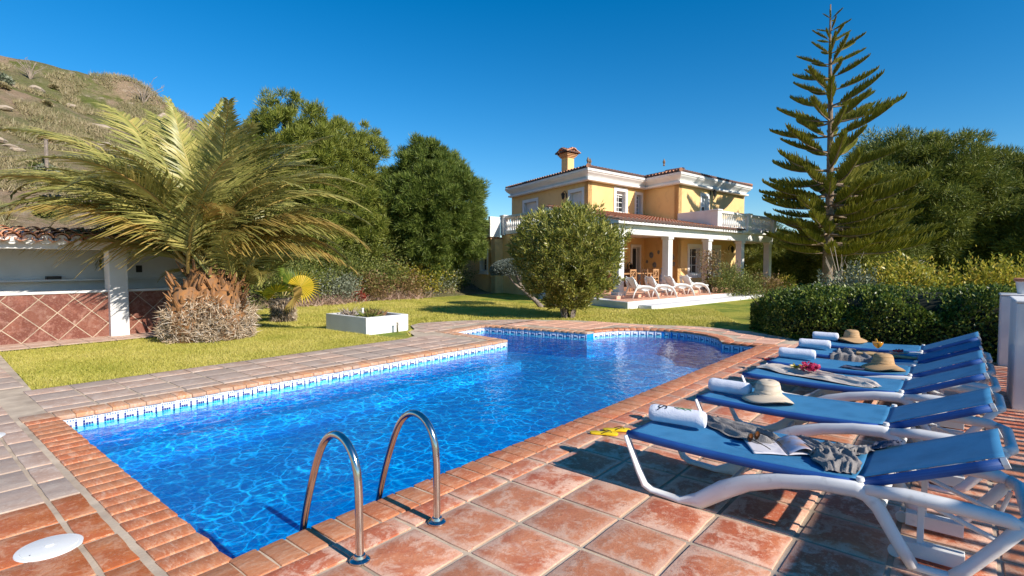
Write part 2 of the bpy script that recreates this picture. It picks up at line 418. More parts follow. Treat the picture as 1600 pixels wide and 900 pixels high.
def water_material():
    """thin rippled sheet: Fresnel mirror over a tinted clear film; a net of caustic light is painted into its tint"""
    m = bpy.data.materials.new('pool_water'); nt, b = nodes(m); nt.nodes.remove(b)
    co = coords(nt, obj=False)
    # warp the coordinates so the painted caustic net and the ripples wander
    nz = N(nt, 'ShaderNodeTexNoise'); nz.inputs['Scale'].default_value = 1.5; nz.inputs['Detail'].default_value = 3
    nt.links.new(co, nz.inputs['Vector'])
    vm = N(nt, 'ShaderNodeVectorMath', operation='MULTIPLY_ADD'); nt.links.new(nz.outputs['Color'], vm.inputs[0])
    vm.inputs[1].default_value = (.36,.36,0); nt.links.new(co, vm.inputs[2])
    nz2 = N(nt, 'ShaderNodeTexNoise'); nz2.inputs['Scale'].default_value = 7; nz2.inputs['Detail'].default_value = 2
    nt.links.new(co, nz2.inputs['Vector'])
    vm2 = N(nt, 'ShaderNodeVectorMath', operation='MULTIPLY_ADD'); nt.links.new(nz2.outputs['Color'], vm2.inputs[0])
    vm2.inputs[1].default_value = (.09,.09,0); nt.links.new(vm.outputs[0], vm2.inputs[2])
    outs = []
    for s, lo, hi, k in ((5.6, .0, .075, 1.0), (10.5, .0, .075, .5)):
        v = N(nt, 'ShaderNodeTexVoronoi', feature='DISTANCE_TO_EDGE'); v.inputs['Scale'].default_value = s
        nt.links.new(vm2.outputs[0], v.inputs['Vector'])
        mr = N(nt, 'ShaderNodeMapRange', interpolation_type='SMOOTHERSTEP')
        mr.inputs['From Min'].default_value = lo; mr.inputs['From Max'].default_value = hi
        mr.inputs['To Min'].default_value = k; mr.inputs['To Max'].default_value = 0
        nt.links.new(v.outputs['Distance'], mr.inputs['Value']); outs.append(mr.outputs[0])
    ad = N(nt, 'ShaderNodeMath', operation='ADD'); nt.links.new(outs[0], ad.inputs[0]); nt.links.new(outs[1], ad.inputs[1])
    pat = noisef(nt, co, 1.1, 2)       # the painted caustic net fades in stretches
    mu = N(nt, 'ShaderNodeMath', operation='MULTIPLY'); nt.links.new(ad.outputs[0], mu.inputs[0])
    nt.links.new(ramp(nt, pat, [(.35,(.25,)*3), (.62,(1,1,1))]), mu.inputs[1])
    film = mix(nt, (.10,.66,.82), (.75,1.75,1.55), mu.outputs[0])  # bright net lines stand for caustics, put into the film colour
    tr = N(nt, 'ShaderNodeBsdfTransparent'); nt.links.new(film, tr.inputs['Color'])
    gl = N(nt, 'ShaderNodeBsdfGlossy'); gl.inputs['Roughness'].default_value = .02
    w1 = noisef(nt, vm.outputs[0], 5.0, 3, .5); w2 = noisef(nt, co, 17, 2, .5)
    h = N(nt, 'ShaderNodeMath', operation='MULTIPLY_ADD'); nt.links.new(w2, h.inputs[0]); h.inputs[1].default_value = .22; nt.links.new(w1, h.inputs[2])
    bp = N(nt, 'ShaderNodeBump'); bp.inputs['Strength'].default_value = .30; bp.inputs['Distance'].default_value = .05
    nt.links.new(h.outputs[0], bp.inputs['Height'])
    nt.links.new(bp.outputs[0], gl.inputs['Normal'])
    # Schlick's Fresnel term, the same from above and below (the sheet has no thickness)
    geo = N(nt, 'ShaderNodeNewGeometry')
    dt = N(nt, 'ShaderNodeVectorMath', operation='DOT_PRODUCT'); nt.links.new(geo.outputs['Incoming'], dt.inputs[0]); nt.links.new(bp.outputs[0], dt.inputs[1])
    ab = N(nt, 'ShaderNodeMath', operation='ABSOLUTE'); nt.links.new(dt.outputs['Value'], ab.inputs[0])
    om = N(nt, 'ShaderNodeMath', operation='SUBTRACT', use_clamp=True); om.inputs[0].default_value = 1; nt.links.new(ab.outputs[0], om.inputs[1])
    pw = N(nt, 'ShaderNodeMath', operation='POWER'); nt.links.new(om.outputs[0], pw.inputs[0]); pw.inputs[1].default_value = 5
    sc5 = N(nt, 'ShaderNodeMath', operation='MULTIPLY_ADD'); nt.links.new(pw.outputs[0], sc5.inputs[0]); sc5.inputs[1].default_value = .98; sc5.inputs[2].default_value = .02
    ms = N(nt, 'ShaderNodeMixShader'); nt.links.new(sc5.outputs[0], ms.inputs[0])
    nt.links.new(tr.outputs[0], ms.inputs[1]); nt.links.new(gl.outputs[0], ms.inputs[2])
    nt.links.new(ms.outputs[0], nt.nodes['Material Output'].inputs[0])
    return m
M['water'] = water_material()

# ---------------- pool outline and paving outline ----------------
ARC_C, ARC_R = (10.62, 5.08), 1.42
def arc(a0, a1, n, r=ARC_R, c=ARC_C):
    return [(c[0] + r*math.cos(R(a0+(a1-a0)*i/n)), c[1] + r*math.sin(R(a0+(a1-a0)*i/n))) for i in range(n+1)]
POOL = [(1.17,2.95), (10.95,2.95), (10.92,3.66)] + arc(-69, 88, 22) + [(10.42,6.52), (9.88,9.2), (8.52,9.0), (8.34,7.13), (1.17,7.13)]
DECK = [(-4,-6), (11.5,-6), (11.45,-.3), (11.7,1.2), (12.3,2.6), (13.05,3.8), (13.25,4.9), (12.75,6.3), (12.45,8.1), (11.6,9.5), (10.4,10.5),
        (9.3,10.95), (8.75,10.7), (8.3,10.0), (7.9,9.75), (7.55,9.1), (7.2,8.92), (1.24,8.9), (1.4,13.2), (5.6,13.35), (5.6,14.4), (-4,14.4)]
def inside(p, poly):
    x, y = p; r = False; n = len(poly)
    for i in range(n):
        (x1,y1),(x2,y2) = poly[i], poly[(i+1) % n]
        if (y1 > y) != (y2 > y) and x < (x2-x1)*(y-y1)/(y2-y1)+x1: r = not r
    return r
def edist(p, poly):
    best = 1e9; n = len(poly)
    for i in range(n):
        (x1,y1),(x2,y2) = poly[i], poly[(i+1) % n]
        dx, dy = x2-x1, y2-y1
        t = max(0, min(1, ((p[0]-x1)*dx+(p[1]-y1)*dy)/(dx*dx+dy*dy)))
        best = min(best, math.hypot(p[0]-x1-t*dx, p[1]-y1-t*dy))
    return best
def sheet(name, outer, hole, z, m, kind='structure'):
    loops = [[Vector((*p, 0)) for p in outer], [Vector((*p, 0)) for p in hole]]
    tri = tessellate_polygon(loops)
    me = bpy.data.meshes.new(name)
    me.from_pydata([(p[0], p[1], z) for p in outer+hole], [], [tuple(t) for t in tri])
    bm = bmesh.new(); bm.from_mesh(me)
    for f in bm.faces:
        if f.normal.z < 0: f.normal_flip()
    bm.to_mesh(me); bm.free(); me.materials.append(m)
    return tag(link(name, me), kind=kind)
BIG = [(900*math.cos(R(a)), 900*math.sin(R(a))) for a in range(0, 360, 15)]
ground = sheet('lawn', BIG, POOL, -.03, M['lawn'])
deck = sheet('pool_deck', DECK, POOL, -.003, M['grout'])

# ---------------- paving tiles, each its own piece ----------------
def tile_mesh(name, sx, sy, m, seed, h=.014, bev=.008):
    r = random.Random(seed)
    j = lambda: r.uniform(-.006, .006)
    b = MB()
    x, y = sx/2, sy/2
    pts = []
    for (ax, ay, bx_, by) in ((-x,-y,x,-y), (x,-y,x,y), (x,y,-x,y), (-x,y,-x,-y)):
        for k in range(3):
            t = k/3
            pts.append((ax+(bx_-ax)*t + j()*.6, ay+(by-ay)*t + j()*.6))
    b.prism(pts, -.010, h*.38 + r.uniform(-.001,.0015))
    return b.mesh(name, m, smooth=True, bevel=bev, segs=2, angle=50)
cells = []     # (x, y, sx, sy, material key)
G = .447
def add_cell(x0, x1, y0, y1, key, gap=.028):
    c = ((x0+x1)/2, (y0+y1)/2)
    if not (.2 < c[0] < 14): return
    a = math.degrees(math.atan2(c[1], c[0]))
    if a < -8 or a > 87.5: return
    for px in (x0+.02, x1-.02):
        for py in (y0+.02, y1-.02):
            if not inside((px,py), DECK): return
            if inside((px,py), POOL) or edist((px,py), POOL) < .255: return
    cells.append((c[0], c[1], x1-x0-gap, y1-y0-gap, key))
# right-hand deck: half row then big squares
nx0 = 2.05 - 3*G
for i in range(26):
    x0 = nx0 + i*G
    if x0 < 11.2: add_cell(x0, x0+G, 2.485, 2.695, 'tile')
    for j in range(9):
        y1 = 2.485 - j*G
        add_cell(x0, x0+G, y1-G, y1, 'tile')
# strip and squares left of the short side
for i in range(32):
    y0 = 2.485 + i*.43
    k = 'tile_wet' if y0 < 4.35 else 'tile_grey'
    add_cell(.70, .885, y0, y0+.43, k)
    add_cell(.70-G, .70, y0, y0+.43, k)
for i in range(30):
    x0 = 1.17 - .03 + i*G
    if x0 < 8.6:
        add_cell(x0, x0+G, 7.415, 7.63, 'tile_grey')
        for y0, y1 in ((7.63,8.07), (8.07,8.5), (8.5,8.87)): add_cell(x0, x0+G, y0, y1, 'tile_grey')
for i in range(14):
    for j in range(5): add_cell(7.15+i*G, 7.15+(i+1)*G, 8.9+j*G, 8.9+(j+1)*G, 'tile_grey')
for i in range(10):
    for j in range(14): add_cell(10.3+i*G, 10.3+(i+1)*G, 2.75+j*G, 2.75+(j+1)*G, 'tile')
for i in range(-1, 11):
    for j in range(2): add_cell(1.4+i*G, 1.4+(i+1)*G, 13.3+j*G, 13.3+(j+1)*G, 'tile_grey')
for i in range(10):
    add_cell(.885, 1.22, 9.2+i*G, 9.2+(i+1)*G, 'tile_grey')
seen = set(); uniq = []
for c in sorted(cells, key=lambda c: math.hypot(c[0], c[1])):
    if any(abs(c[0]-d[0]) < .2 and abs(c[1]-d[1]) < .2 and abs(c[0]-d[0]) < (c[2]+d[2])/2-.03 and abs(c[1]-d[1]) < (c[3]+d[3])/2-.03 for d in uniq): continue
    uniq.append(c)
tm = {}
def get_tile(sx, sy, key):
    v = random.randrange(5)
    k = (round(sx,3), round(sy,3), key, v)
    if k not in tm: tm[k] = tile_mesh('tile', sx, sy, M[key], hash(k) % 9999 if False else int(sx*7919+sy*104729*1+v*31))
    return tm[k]
for c in uniq[:298]:
    o = link('tile', get_tile(c[2], c[3], c[4]), deck, (c[0], c[1], random.uniform(-.0015,.0015)))
    o.rotation_euler = (random.gauss(0,.002), random.gauss(0,.002), random.gauss(0,.004))
far = MB()
for c in uniq[298:]:
    far.box(c[0]-c[2]/2, c[0]+c[2]/2, c[1]-c[3]/2, c[1]+c[3]/2, -.012, .005, 0 if c[4] == 'tile' else 1)
if far.v: tag(far.build('far_tiles', [M['tile'], M['tile_grey']], deck), kind='stuff')

# ---------------- pool: basin, waterline tiles, coping bricks, water ----------------
pool = thing('swimming_pool', 'blue mosaic swimming pool with brick coping and rippled water in the terracotta deck', 'swimming pool', (6,5,0))
WZ = -.135
b = MB()
n = len(POOL)
ZB = -.60
for i in range(n):
    p, q = POOL[i], POOL[(i+1) % n]
    b.add([(p[0],p[1],-.01), (q[0],q[1],-.01), (q[0],q[1],ZB), (p[0],p[1],ZB)], [(0,1,2,3)])
tri = tessellate_polygon([[Vector((*p,0)) for p in POOL]])
b.add([(p[0],p[1],ZB) for p in POOL], [tuple(t) for t in tri])
b.build('basin', M['mosaic'], pool)
led = MB(); led.box(1.19, 8.3, 6.72, 7.11, ZB, -.38); led.build('ledge', M['mosaic'], pool)

chips = ["gggggg.", "d....d.", "d.dddd.", "d....g.", "g......"]
def waterline_tile():
    b = MB(); W, H = .184, .152
    b.box(-W/2, W/2, 0, .004, -H, 0, 0)
    for r_, row in enumerate(chips):
        for c_, ch in enumerate(row):
            if ch == '.': continue
            x0 = -W/2 + .010 + c_*.0235; z1 = -.008 - r_*.028
            s = .0012 if ch == 'd' else .004
            b.add([(x0+s,.005,z1-s), (x0+.0225-s,.005,z1-s), (x0+.0225-s,.005,z1-.028+s), (x0+s,.005,z1-.028+s)], [(0,1,2,3)], 1 if ch == 'd' else 2)
    return b.mesh('waterline_tile', [M['tile_white'], M['chip_navy'], M['chip_grey']])
wt = waterline_tile()
def brick_mesh(seed, m, w=.147, l=.272):
    r = random.Random(seed); b = MB()
    j = lambda: r.uniform(-.005,.005)
    pts = [(-w/2+j(), -.024+j()*2), (w/2+j(), -.024+j()*2), (w/2+j(), l/2), (w/2+j(), l-.02+j()), (-w/2+j(), l-.02+j()), (-w/2+j(), l/2)]
    b.prism(pts, -.042, .006+r.uniform(-.001,.003))
    return b.mesh('coping_brick', m, smooth=True, bevel=.010, segs=2, angle=50)
bm1 = [brick_mesh(100+i, M['brick']) for i in range(6)]
bm2 = [brick_mesh(200+i, M['brick_pale']) for i in range(6)]
def walk(poly, pitch):
    """positions along a polyline at a regular pitch, with the direction of travel"""
    segs = []; L = 0
    for i in range(len(poly)-1):
        d = math.dist(poly[i], poly[i+1]); segs.append((L, d, poly[i], poly[i+1])); L += d
    n = max(1, round(L/pitch)); out = []
    for k in range(n):
        s = (k+.5)*L/n
        for (a, d, p, q) in segs:
            if a <= s <= a+d+1e-6:
                t = (s-a)/d
                out.append((p[0]+(q[0]-p[0])*t, p[1]+(q[1]-p[1])*t, math.atan2(q[1]-p[1], q[0]-p[0]), L/n)); break
    return out
runs = [([POOL[0], POOL[1]], bm1), ([POOL[1], POOL[2]], bm1), (POOL[3:26], bm1), ([POOL[26], POOL[27]], bm2), ([POOL[27], POOL[28]], bm2),
        ([POOL[28], POOL[29]], bm2), ([POOL[29], POOL[30]], bm2), ([POOL[30], POOL[0]], bm1)]
for poly, bms in runs:
    for (x, y, a, p) in walk(poly, .158):
        o = link('coping_brick', random.choice(bms), pool, (x-6, y-5, random.uniform(-.0015,.002)))
        # the outline runs counter-clockwise: water on the left, so the brick's length points right
        o.rotation_euler = (random.gauss(0,.003), random.gauss(0,.004), a + math.pi + random.gauss(0,.006))
        o.scale = ((p-.012)/.147, 1, 1)
    for (x, y, a, p) in walk(poly, .185):
        o = link('waterline_tile', wt, pool, (x-6-math.sin(a)*.002, y-5+math.cos(a)*.002, -.044))
        o.rotation_euler = (0, 0, a); o.scale = (p/.185, 1, 1)
# corner pieces of the coping
for cx, cy in ((1.17,2.95), (10.95,2.95), (1.17,7.13), (9.88,9.2), (8.52,9.0)):
    sx = -1 if cx < 5 or abs(cx-8.52) < .1 else 1; sy = -1 if cy < 3 else 1
    b = MB(); x0, x1 = sorted((cx, cx+sx*.262)); y0, y1 = sorted((cy, cy+sy*.262))
    b.box(x0+.004, x1-.004, y0+.004, y1-.004, -.04, .007)
    b.build('coping_brick', M['brick'] if cy < 8 and cx != 1.17 or cy < 3 else M['brick_pale'], pool, bevel=.008, smooth=True)
# the joint bed between the bricks sits a little lower than they do
b = MB()
for i in range(n):
    p, q = POOL[i], POOL[(i+1) % n]
    a = math.atan2(q[1]-p[1], q[0]-p[0]); ox, oy = math.sin(a)*.02, -math.cos(a)*.02
    b.add([(p[0]+ox,p[1]+oy,-.004), (q[0]+ox,q[1]+oy,-.004), (q[0]-ox*.4,q[1]-oy*.4,-.004), (p[0]-ox*.4,p[1]-oy*.4,-.004),
           (q[0]-ox*.4,q[1]-oy*.4,-.045), (p[0]-ox*.4,p[1]-oy*.4,-.045)], [(0,1,2,3), (3,2,4,5)])
b.build('coping_mortar', M['grout'], pool)
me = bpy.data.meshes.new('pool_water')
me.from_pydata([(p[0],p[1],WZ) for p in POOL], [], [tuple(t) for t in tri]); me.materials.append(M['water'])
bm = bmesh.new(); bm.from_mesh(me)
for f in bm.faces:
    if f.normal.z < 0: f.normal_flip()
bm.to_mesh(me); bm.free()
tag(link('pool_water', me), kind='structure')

# ---------------- hillside behind ----------------
def interp(x, xs, ys): return float(np.interp(x, xs, ys))
RQ = [-1.6,-1.15,-.95,-.85,-.667,-.595,-.50,-.40,-.25,-.1,.05,.3]
RE = [.50,.425,.390,.362,.305,.262,.20,.15,.08,.03,.0,-.02]
def hill_z(X, Y):
    xc = X*SY - Y*CY; d = X*CY + Y*SY
    q = xc/max(d, 3)
    e = interp(q, RQ, RE)
    k50 = 50.0/(SY - q*CY)           # distance along this bearing at which Y = 50
    top = 1.6 + e*k50 if e > 0 else 0
    u = (Y-18.6)/31.4
    u2 = max(0, min(1, u))
    z = top*(u2**1.12)
    if u > 1: z = top*max(.2, 1-(u-1)*.9)
    if u > 0:
        z += min(1, u*6) * (1.0*(noise.fractal(Vector((X*.12, Y*.12, 3.3)), 1, 2, 4)) * min(1, top/6) + .22*noise.noise(Vector((X*.7, Y*.7, 1))))
    return z if u > 0 else -.2
hb = MB()
NXh, NYh = 130, 90
ys = [18.2 + 70*(j/(NYh-1))**1.25 for j in range(NYh)]
vs = []; q0, q1 = -1.5, .25
for i in range(NXh):
    q = q0 + (q1-q0)*i/(NXh-1)
    for Y in ys:
        d = Y/(SY - q*CY); xc = q*d
        X = d*CY + xc*SY
        vs.append((X, Y, hill_z(X, Y)))
F_ = [(i*NYh+j, (i+1)*NYh+j, (i+1)*NYh+j+1, i*NYh+j+1) for i in range(NXh-1) for j in range(NYh-1)]
hill = tag(link('hillside', fastmesh('hillside', vs, F_, M['hill'], smooth=True)), kind='structure')
# ---------------- the yellow house ----------------
house = thing('yellow_house', 'two-storey yellow villa with white cornices, tiled porch and balustraded balconies beyond the lawn', 'house', HP(0,4.87,0))
def wall_map(kind, at):
    if kind == 'front': return lambda a, o, z: HP(a, at - o, z)
    return lambda a, o, z: HP(at - o, a, z)
def open_wall(P, a0, a1, z0, z1, ops, name='wall', m=None, th=.3):
    b = MB(P)
    As = sorted({a0, a1} | {v for o in ops for v in o[:2]}); Zs = sorted({z0, z1} | {v for o in ops for v in o[2:4]})
    for i in range(len(As)-1):
        for j in range(len(Zs)-1):
            ca, cz = (As[i]+As[i+1])/2, (Zs[j]+Zs[j+1])/2
            if any(o[0] < ca < o[1] and o[2] < cz < o[3] for o in ops): continue
            b.box(As[i], As[i+1], -th, 0, Zs[j], Zs[j+1])
    return b.build(name, m or M['yellow'], house, weld=False)
def window(P, a0, a1, z0, z1, cols=2, rows=3, blind=0, sill=True, band=.14, door=False):
    """a0..z1 is the opening; surround band outside it, frame, bars and panes set back in the reveal"""
    s = MB(P)
    s.box(a0-band, a0+.001, -.02, .045, z0-(0 if door else band*.8), z1+band); s.box(a1-.001, a1+band, -.02, .045, z0-(0 if door else band*.8), z1+band)
    s.box(a0+.001, a1-.001, -.02, .045, z1, z1+band)
    if not door: s.box(a0+.001, a1-.001, -.02, .045, z0-band*.8, z0)
    w = s.build('door' if door else 'window', M['white'], house, weld=False)
    rv = MB(P)
    rv.box(a0+.002, a0+.012, -.28, -.021, z0, z1); rv.box(a1-.012, a1-.002, -.28, -.021, z0, z1)
    rv.box(a0+.012, a1-.012, -.28, -.021, z1-.012, z1-.002); rv.box(a0+.012, a1-.012, -.28, -.021, z0+.002, z0+.012)
    rv.build('reveal', M['white'], w, weld=False)
    zt = z1 - blind*(z1-z0)
    f = MB(P); t = .05
    f.box(a0+.012, a0+.012+t, -.24, -.19, z0+.012, z1-.012); f.box(a1-.012-t, a1-.012, -.24, -.19, z0+.012, z1-.012)
    f.box(a0+.012+t, a1-.012-t, -.24, -.19, z1-.012-t, z1-.012); f.box(a0+.012+t, a1-.012-t, -.24, -.19, z0+.012, z0+.012+t)
    for i in range(1, cols):
        c = a0 + (a1-a0)*i/cols; f.box(c-.022, c+.022, -.238, -.192, z0+.07, z1-.07)
    for j in range(1, rows):
        z = z0 + (z1-z0)*j/rows; f.box(a0+.065, a1-.065, -.235, -.195, z-.014, z+.014)
    f.build('frame', M['white'], w, weld=False)
    for i in range(cols):
        g = MB(P); c0 = a0+.03 + (a1-a0-.06)*i/cols; c1 = a0+.03 + (a1-a0-.06)*(i+1)/cols
        g.box(c0+.003, c1-.003, -.222, -.212, z0+.03, z1-.03); g.build('pane', M['glass'], w)
    if blind:
        sl = MB(P); k = int((z1-zt)/.055)
        for j in range(k): sl.box(a0+.02, a1-.02, -.18-.004*(j % 2), -.165, z1-.02-(j+1)*.055+.004, z1-.02-j*.055)
        sl.build('roller_blind', M['white'], w, weld=False)
    if sill and not door:
        q = MB(P); q.box(a0-band-.03, a1+band+.03, -.02, .10, z0-band*.8-.05, z0-band*.8-.003); q.build('sill', M['white'], w)
    return w
def lantern(P, a, z, parent=None):
    b = MB(P); b.box(a-.05, a+.05, -.01, .02, z-.1, z+.14)
    o = b.build('lantern', M['dark_iron'], parent or house)
    r0 = tuple(house.matrix_basis.translation)
    c = Vector(P(a, .27, z-.02)); w0 = Vector(P(a, .0, z+.08))
    k = MB(); k.tube([w0, (w0+c)/2 + Vector((0,0,.22)), c + Vector((0,0,.17))], .016, 6)
    k.lathe([(.012,.2), (.05,.15), (.115,.10), (.10,.08), (.062,-.13), (.04,-.16), (.012,-.2)], tuple(c), 6)
    k.build('lamp_head', M['dark_iron'], o, off=r0)
    return o
Pm = wall_map('front', 4.87); Pw = wall_map('front', 2.37)
Pl = wall_map('left', 2.7);  Pg = wall_map('left', 0.0); Pwl = wall_map('left', 7.57); Pa = wall_map('left', -.85)
# ground floor
open_wall(Pg, 4.87, 9.7, -.1, 3.05, [])
open_wall(wall_map('front', 9.55), -.85, -.001, -.1, 2.8, [])
open_wall(Pa, 9.55, 15, -.1, 2.8, [(10.0,10.75,1.12,2.15)])
window(Pa, 10.0, 10.75, 1.12, 2.15, 2, 3)
open_wall(Pm, 0.0, 7.57, -.1, 3.05, [(1.2,2.3,.34,2.45), (6.42,7.1,.34,2.4)])
window(Pm, 1.2, 2.3, .34, 2.45, 2, 4, door=True)
window(Pm, 6.42, 7.1, .34, 2.4, 1, 1, door=True)
open_wall(Pwl, 2.37, 4.87, -.1, 3.05, [])
open_wall(Pw, 7.57, 14.84, -.1, 3.05, [(8.72,9.78,.98,2.35), (11.1,12.0,.98,2.35)])
window(Pw, 8.72, 9.78, .98, 2.35, 2, 3, band=.2); window(Pw, 11.1, 12.0, .98, 2.35, 2, 3, band=.2)
# upper floor
U0, U1 = 3.05, 5.6
open_wall(Pm, 2.7, 7.57, U0, U1, [(4.95,5.75,4.18,5.25), (6.75,7.2,4.12,5.2)])
window(Pm, 4.95, 5.75, 4.18, 5.25, 2, 4, blind=.18, sill=False, band=.19); window(Pm, 6.75, 7.2, 4.12, 5.2, 1, 5, sill=False, band=.15)
open_wall(Pwl, 2.37, 4.87, U0, U1, [])
open_wall(Pw, 7.57, 14.84, U0, U1, [(9.9,10.6,3.1,5.15)])
window(Pw, 9.9, 10.6, 3.1, 5.15, 1, 2, blind=.28, door=True)
open_wall(Pl, 4.87, 12.47, U0, U1, [(5.35,6.4,3.1,5.1), (9.75,11.2,3.1,5.05)])
window(Pl, 5.35, 6.4, 3.1, 5.1, 2, 2, blind=.42, door=True, band=.17); window(Pl, 9.75, 11.2, 3.1, 5.05, 3, 2, blind=.4, door=True, band=.17)
# far sides close the volume
open_wall(wall_map('left', 14.84), 2.37, 12.47, -.1, U1, [], th=.3)
open_wall(wall_map('front', 12.47), 2.7, 14.5, U0, U1, [], th=.3)
lantern(Pg, 5.6, 2.2); lantern(Pl, 6.75, 5.0); lantern(Pw, 10.9, 5.35); lantern(Pw, 13.2, 2.35); lantern(Pm, 6.05, 1.35)
# floor slabs
b = MB(HP); b.box(0.0, 2.72, 4.6, 9.7, 3.055, 3.16); b.box(-.85, .0, 9.55, 15, 2.81, 2.9); b.build('terrace_floor', M['roof'], house)

# cornice: stepped white moulding following the upper walls
def cornice_run(pts):
    """pts: corners in (t, w); the band runs outside them"""
    prof = [(.10,5.50), (.27,5.53), (.28,5.62), (.15,5.635), (.16,5.68), (.24,5.76), (.36,5.86), (.40,5.93), (.43,5.935), (.44,6.02)]
    rings = []
    b = MB(HP)
    for out, zq in prof:
        t0, t1, w0, w1, wt, wl = 2.7, 14.84, 4.87, 12.47, 7.57, 2.37
        o = out + .03
        poly = [(t0-o,w0-o), (wt-o,w0-o), (wt-o,wl-o), (t1+o,wl-o), (t1+o,w1+o), (t0-o,w1+o)]
        rings.append([(p[0], p[1], zq) for p in poly])
    m_ = len(rings[0]); vs_ = [v for r_ in rings for v in r_]
    b.add(vs_, [(i*m_+k, i*m_+(k+1) % m_, (i+1)*m_+(k+1) % m_, (i+1)*m_+k) for i in range(len(rings)-1) for k in range(m_)])
    return b.build('cornice', M['white'], house, weld=False)
cornice_run(None)

# roofs of barrel tiles
def barrels(b, start, run, length, slope, z0, r=.125, seg=.38):
    """one column of lapped barrel tiles running up the slope in (t, w)"""
    ac = (-run[1], run[0]); n = max(1, int(math.ceil(length/seg)))
    for j in range(n):
        l0, l1 = j*seg, min(length, (j+1)*seg+.04)
        ring = []
        for l, rr, dz in ((l0, r, .028), (l1, r*.84, 0)):
            for k in range(6):
                th = math.pi*k/5
                ring.append((start[0]+run[0]*l+ac[0]*math.cos(th)*rr, start[1]+run[1]*l+ac[1]*math.cos(th)*rr, z0+slope*l+math.sin(th)*rr*.85+dz))
        b.add(ring, [(k, k+1, 7+k, 6+k) for k in range(5)], 0)
        if j == 0:
            b.add(ring[:6], [(0,1,2,3,4,5)], 1)
rf = MB(HP); SL = .235; ZE = 6.06
T0, T1, W0, W1, WT, WL = 2.25, 15.3, 4.42, 12.92, 7.12, 1.92
# under-surface
hw = (W1-W0)/2
rf2 = MB(HP)
rz = ZE + SL*hw; tw = (WT+T1)/2; zw = ZE + SL*(T1-WT)/2
rf2.add([(T0,W0,ZE),(WT+hw,W0,ZE),(T1,W0,ZE),(T1,W1,ZE),(T0,W1,ZE),(T0+hw,W0+hw,rz),(T1-hw,W0+hw,rz)],
        [(0,2,6,5),(2,3,6),(3,4,5,6),(4,0,5)])
hwg = (T1-WT)/2
rf2.add([(WT,WL,ZE),(T1,WL,ZE),(tw,WL+hwg,zw),(tw,W0+hw,zw),(WT,W0,ZE),(T1,W0+.2,ZE),(WT+hwg,W0+hwg,zw)], [(0,1,2),(0,2,6,4),(1,5,3,2)])
rf2.build('roof', M['roof'], house, weld=False)
roof_o = [c for c in house.children if c.name.startswith('roof')][-1]
pit = .25
t = T0 + .13
while t < WT + hwg:
    if t < WT: L = min(t-T0, hw, T1-t); st = (t, W0); z = ZE
    else: st = (t, W0+(t-WT)); L = max(0, hw-(t-WT)); z = ZE+SL*(t-WT)
    if L > .1: barrels(rf, st, (0,1), L, SL, z)
    t += pit
w = W0 + .13
while w < W1: 
    L = min(w-W0, W1-w, hw)
    if L > .1: barrels(rf, (T0, w), (1,0), L, SL, ZE)
    w += pit
t = WT + .13
while t < T1:
    L = min(t-WT, T1-t)
    if L > .1: barrels(rf, (t, WL), (0,1), L, SL, ZE)
    t += pit
w = WL + .13
while w < W0 + hwg:
    if w < W0: barrels(rf, (WT, w), (1,0), min(w-WL, hwg), SL, ZE)
    else: barrels(rf, (WT+(w-W0), w), (1,0), max(.1, hwg-(w-W0)), SL, ZE+SL*(w-W0))
    w += pit
M['tile_mouth_shade'] = mat('tile_mouth_shade', (.10,.06,.05), .9)  # dark end face stands for the shade inside the open barrel tiles
tag(rf.build('roof_tiles', [M['roof'], M['tile_mouth_shade']], roof_o, weld=False, off=tuple(house.matrix_basis.translation)), kind='stuff')
# white mortar under the eave tiles
em = MB(HP)
o = .0
em.prism([(T0-.03,W0-.03),(WT-.03,W0-.03),(WT-.03,WL-.03),(T1+.03,WL-.03),(T1+.03,W1),(T0-.03,W1)], 6.021, 6.045)
em.build('eave_mortar', M['white'], roof_o, weld=False, off=tuple(house.matrix_basis.translation))
# ridge caps and finials
rd = MB(HP)
def ridge(a, b_): rd.tube([a, b_], .1, 8)
ridge((T0,W0,ZE+.08),(T0+hw,W0+hw,rz+.08)); ridge((WT,WL,ZE+.08),(tw,WL+hwg,zw+.08)); ridge((T1,WL,ZE+.08),(tw,WL+hwg,zw+.08)); ridge((T0+hw,W0+hw,rz+.08),(T1-hw,W0+hw,rz+.08))
rd.build('ridge_tiles', M['roof'], roof_o, weld=False, off=tuple(house.matrix_basis.translation))
for (t, w, z) in ((T0+.15, W0+.15, ZE+.15), (T0+1.3, W0+1.2, ZE+.42), (WT+.3, WL+1.4, ZE+.5)):
    fb = MB(); c = HP(t, w, z)
    fb.lathe([(.035,0), (.06,.04), (.035,.10), (.07,.17), (.075,.22), (.04,.30), (.012,.37)], c, 8)
    fb.build('finial', M['bark'], roof_o, smooth=True, off=tuple(house.matrix_basis.translation))
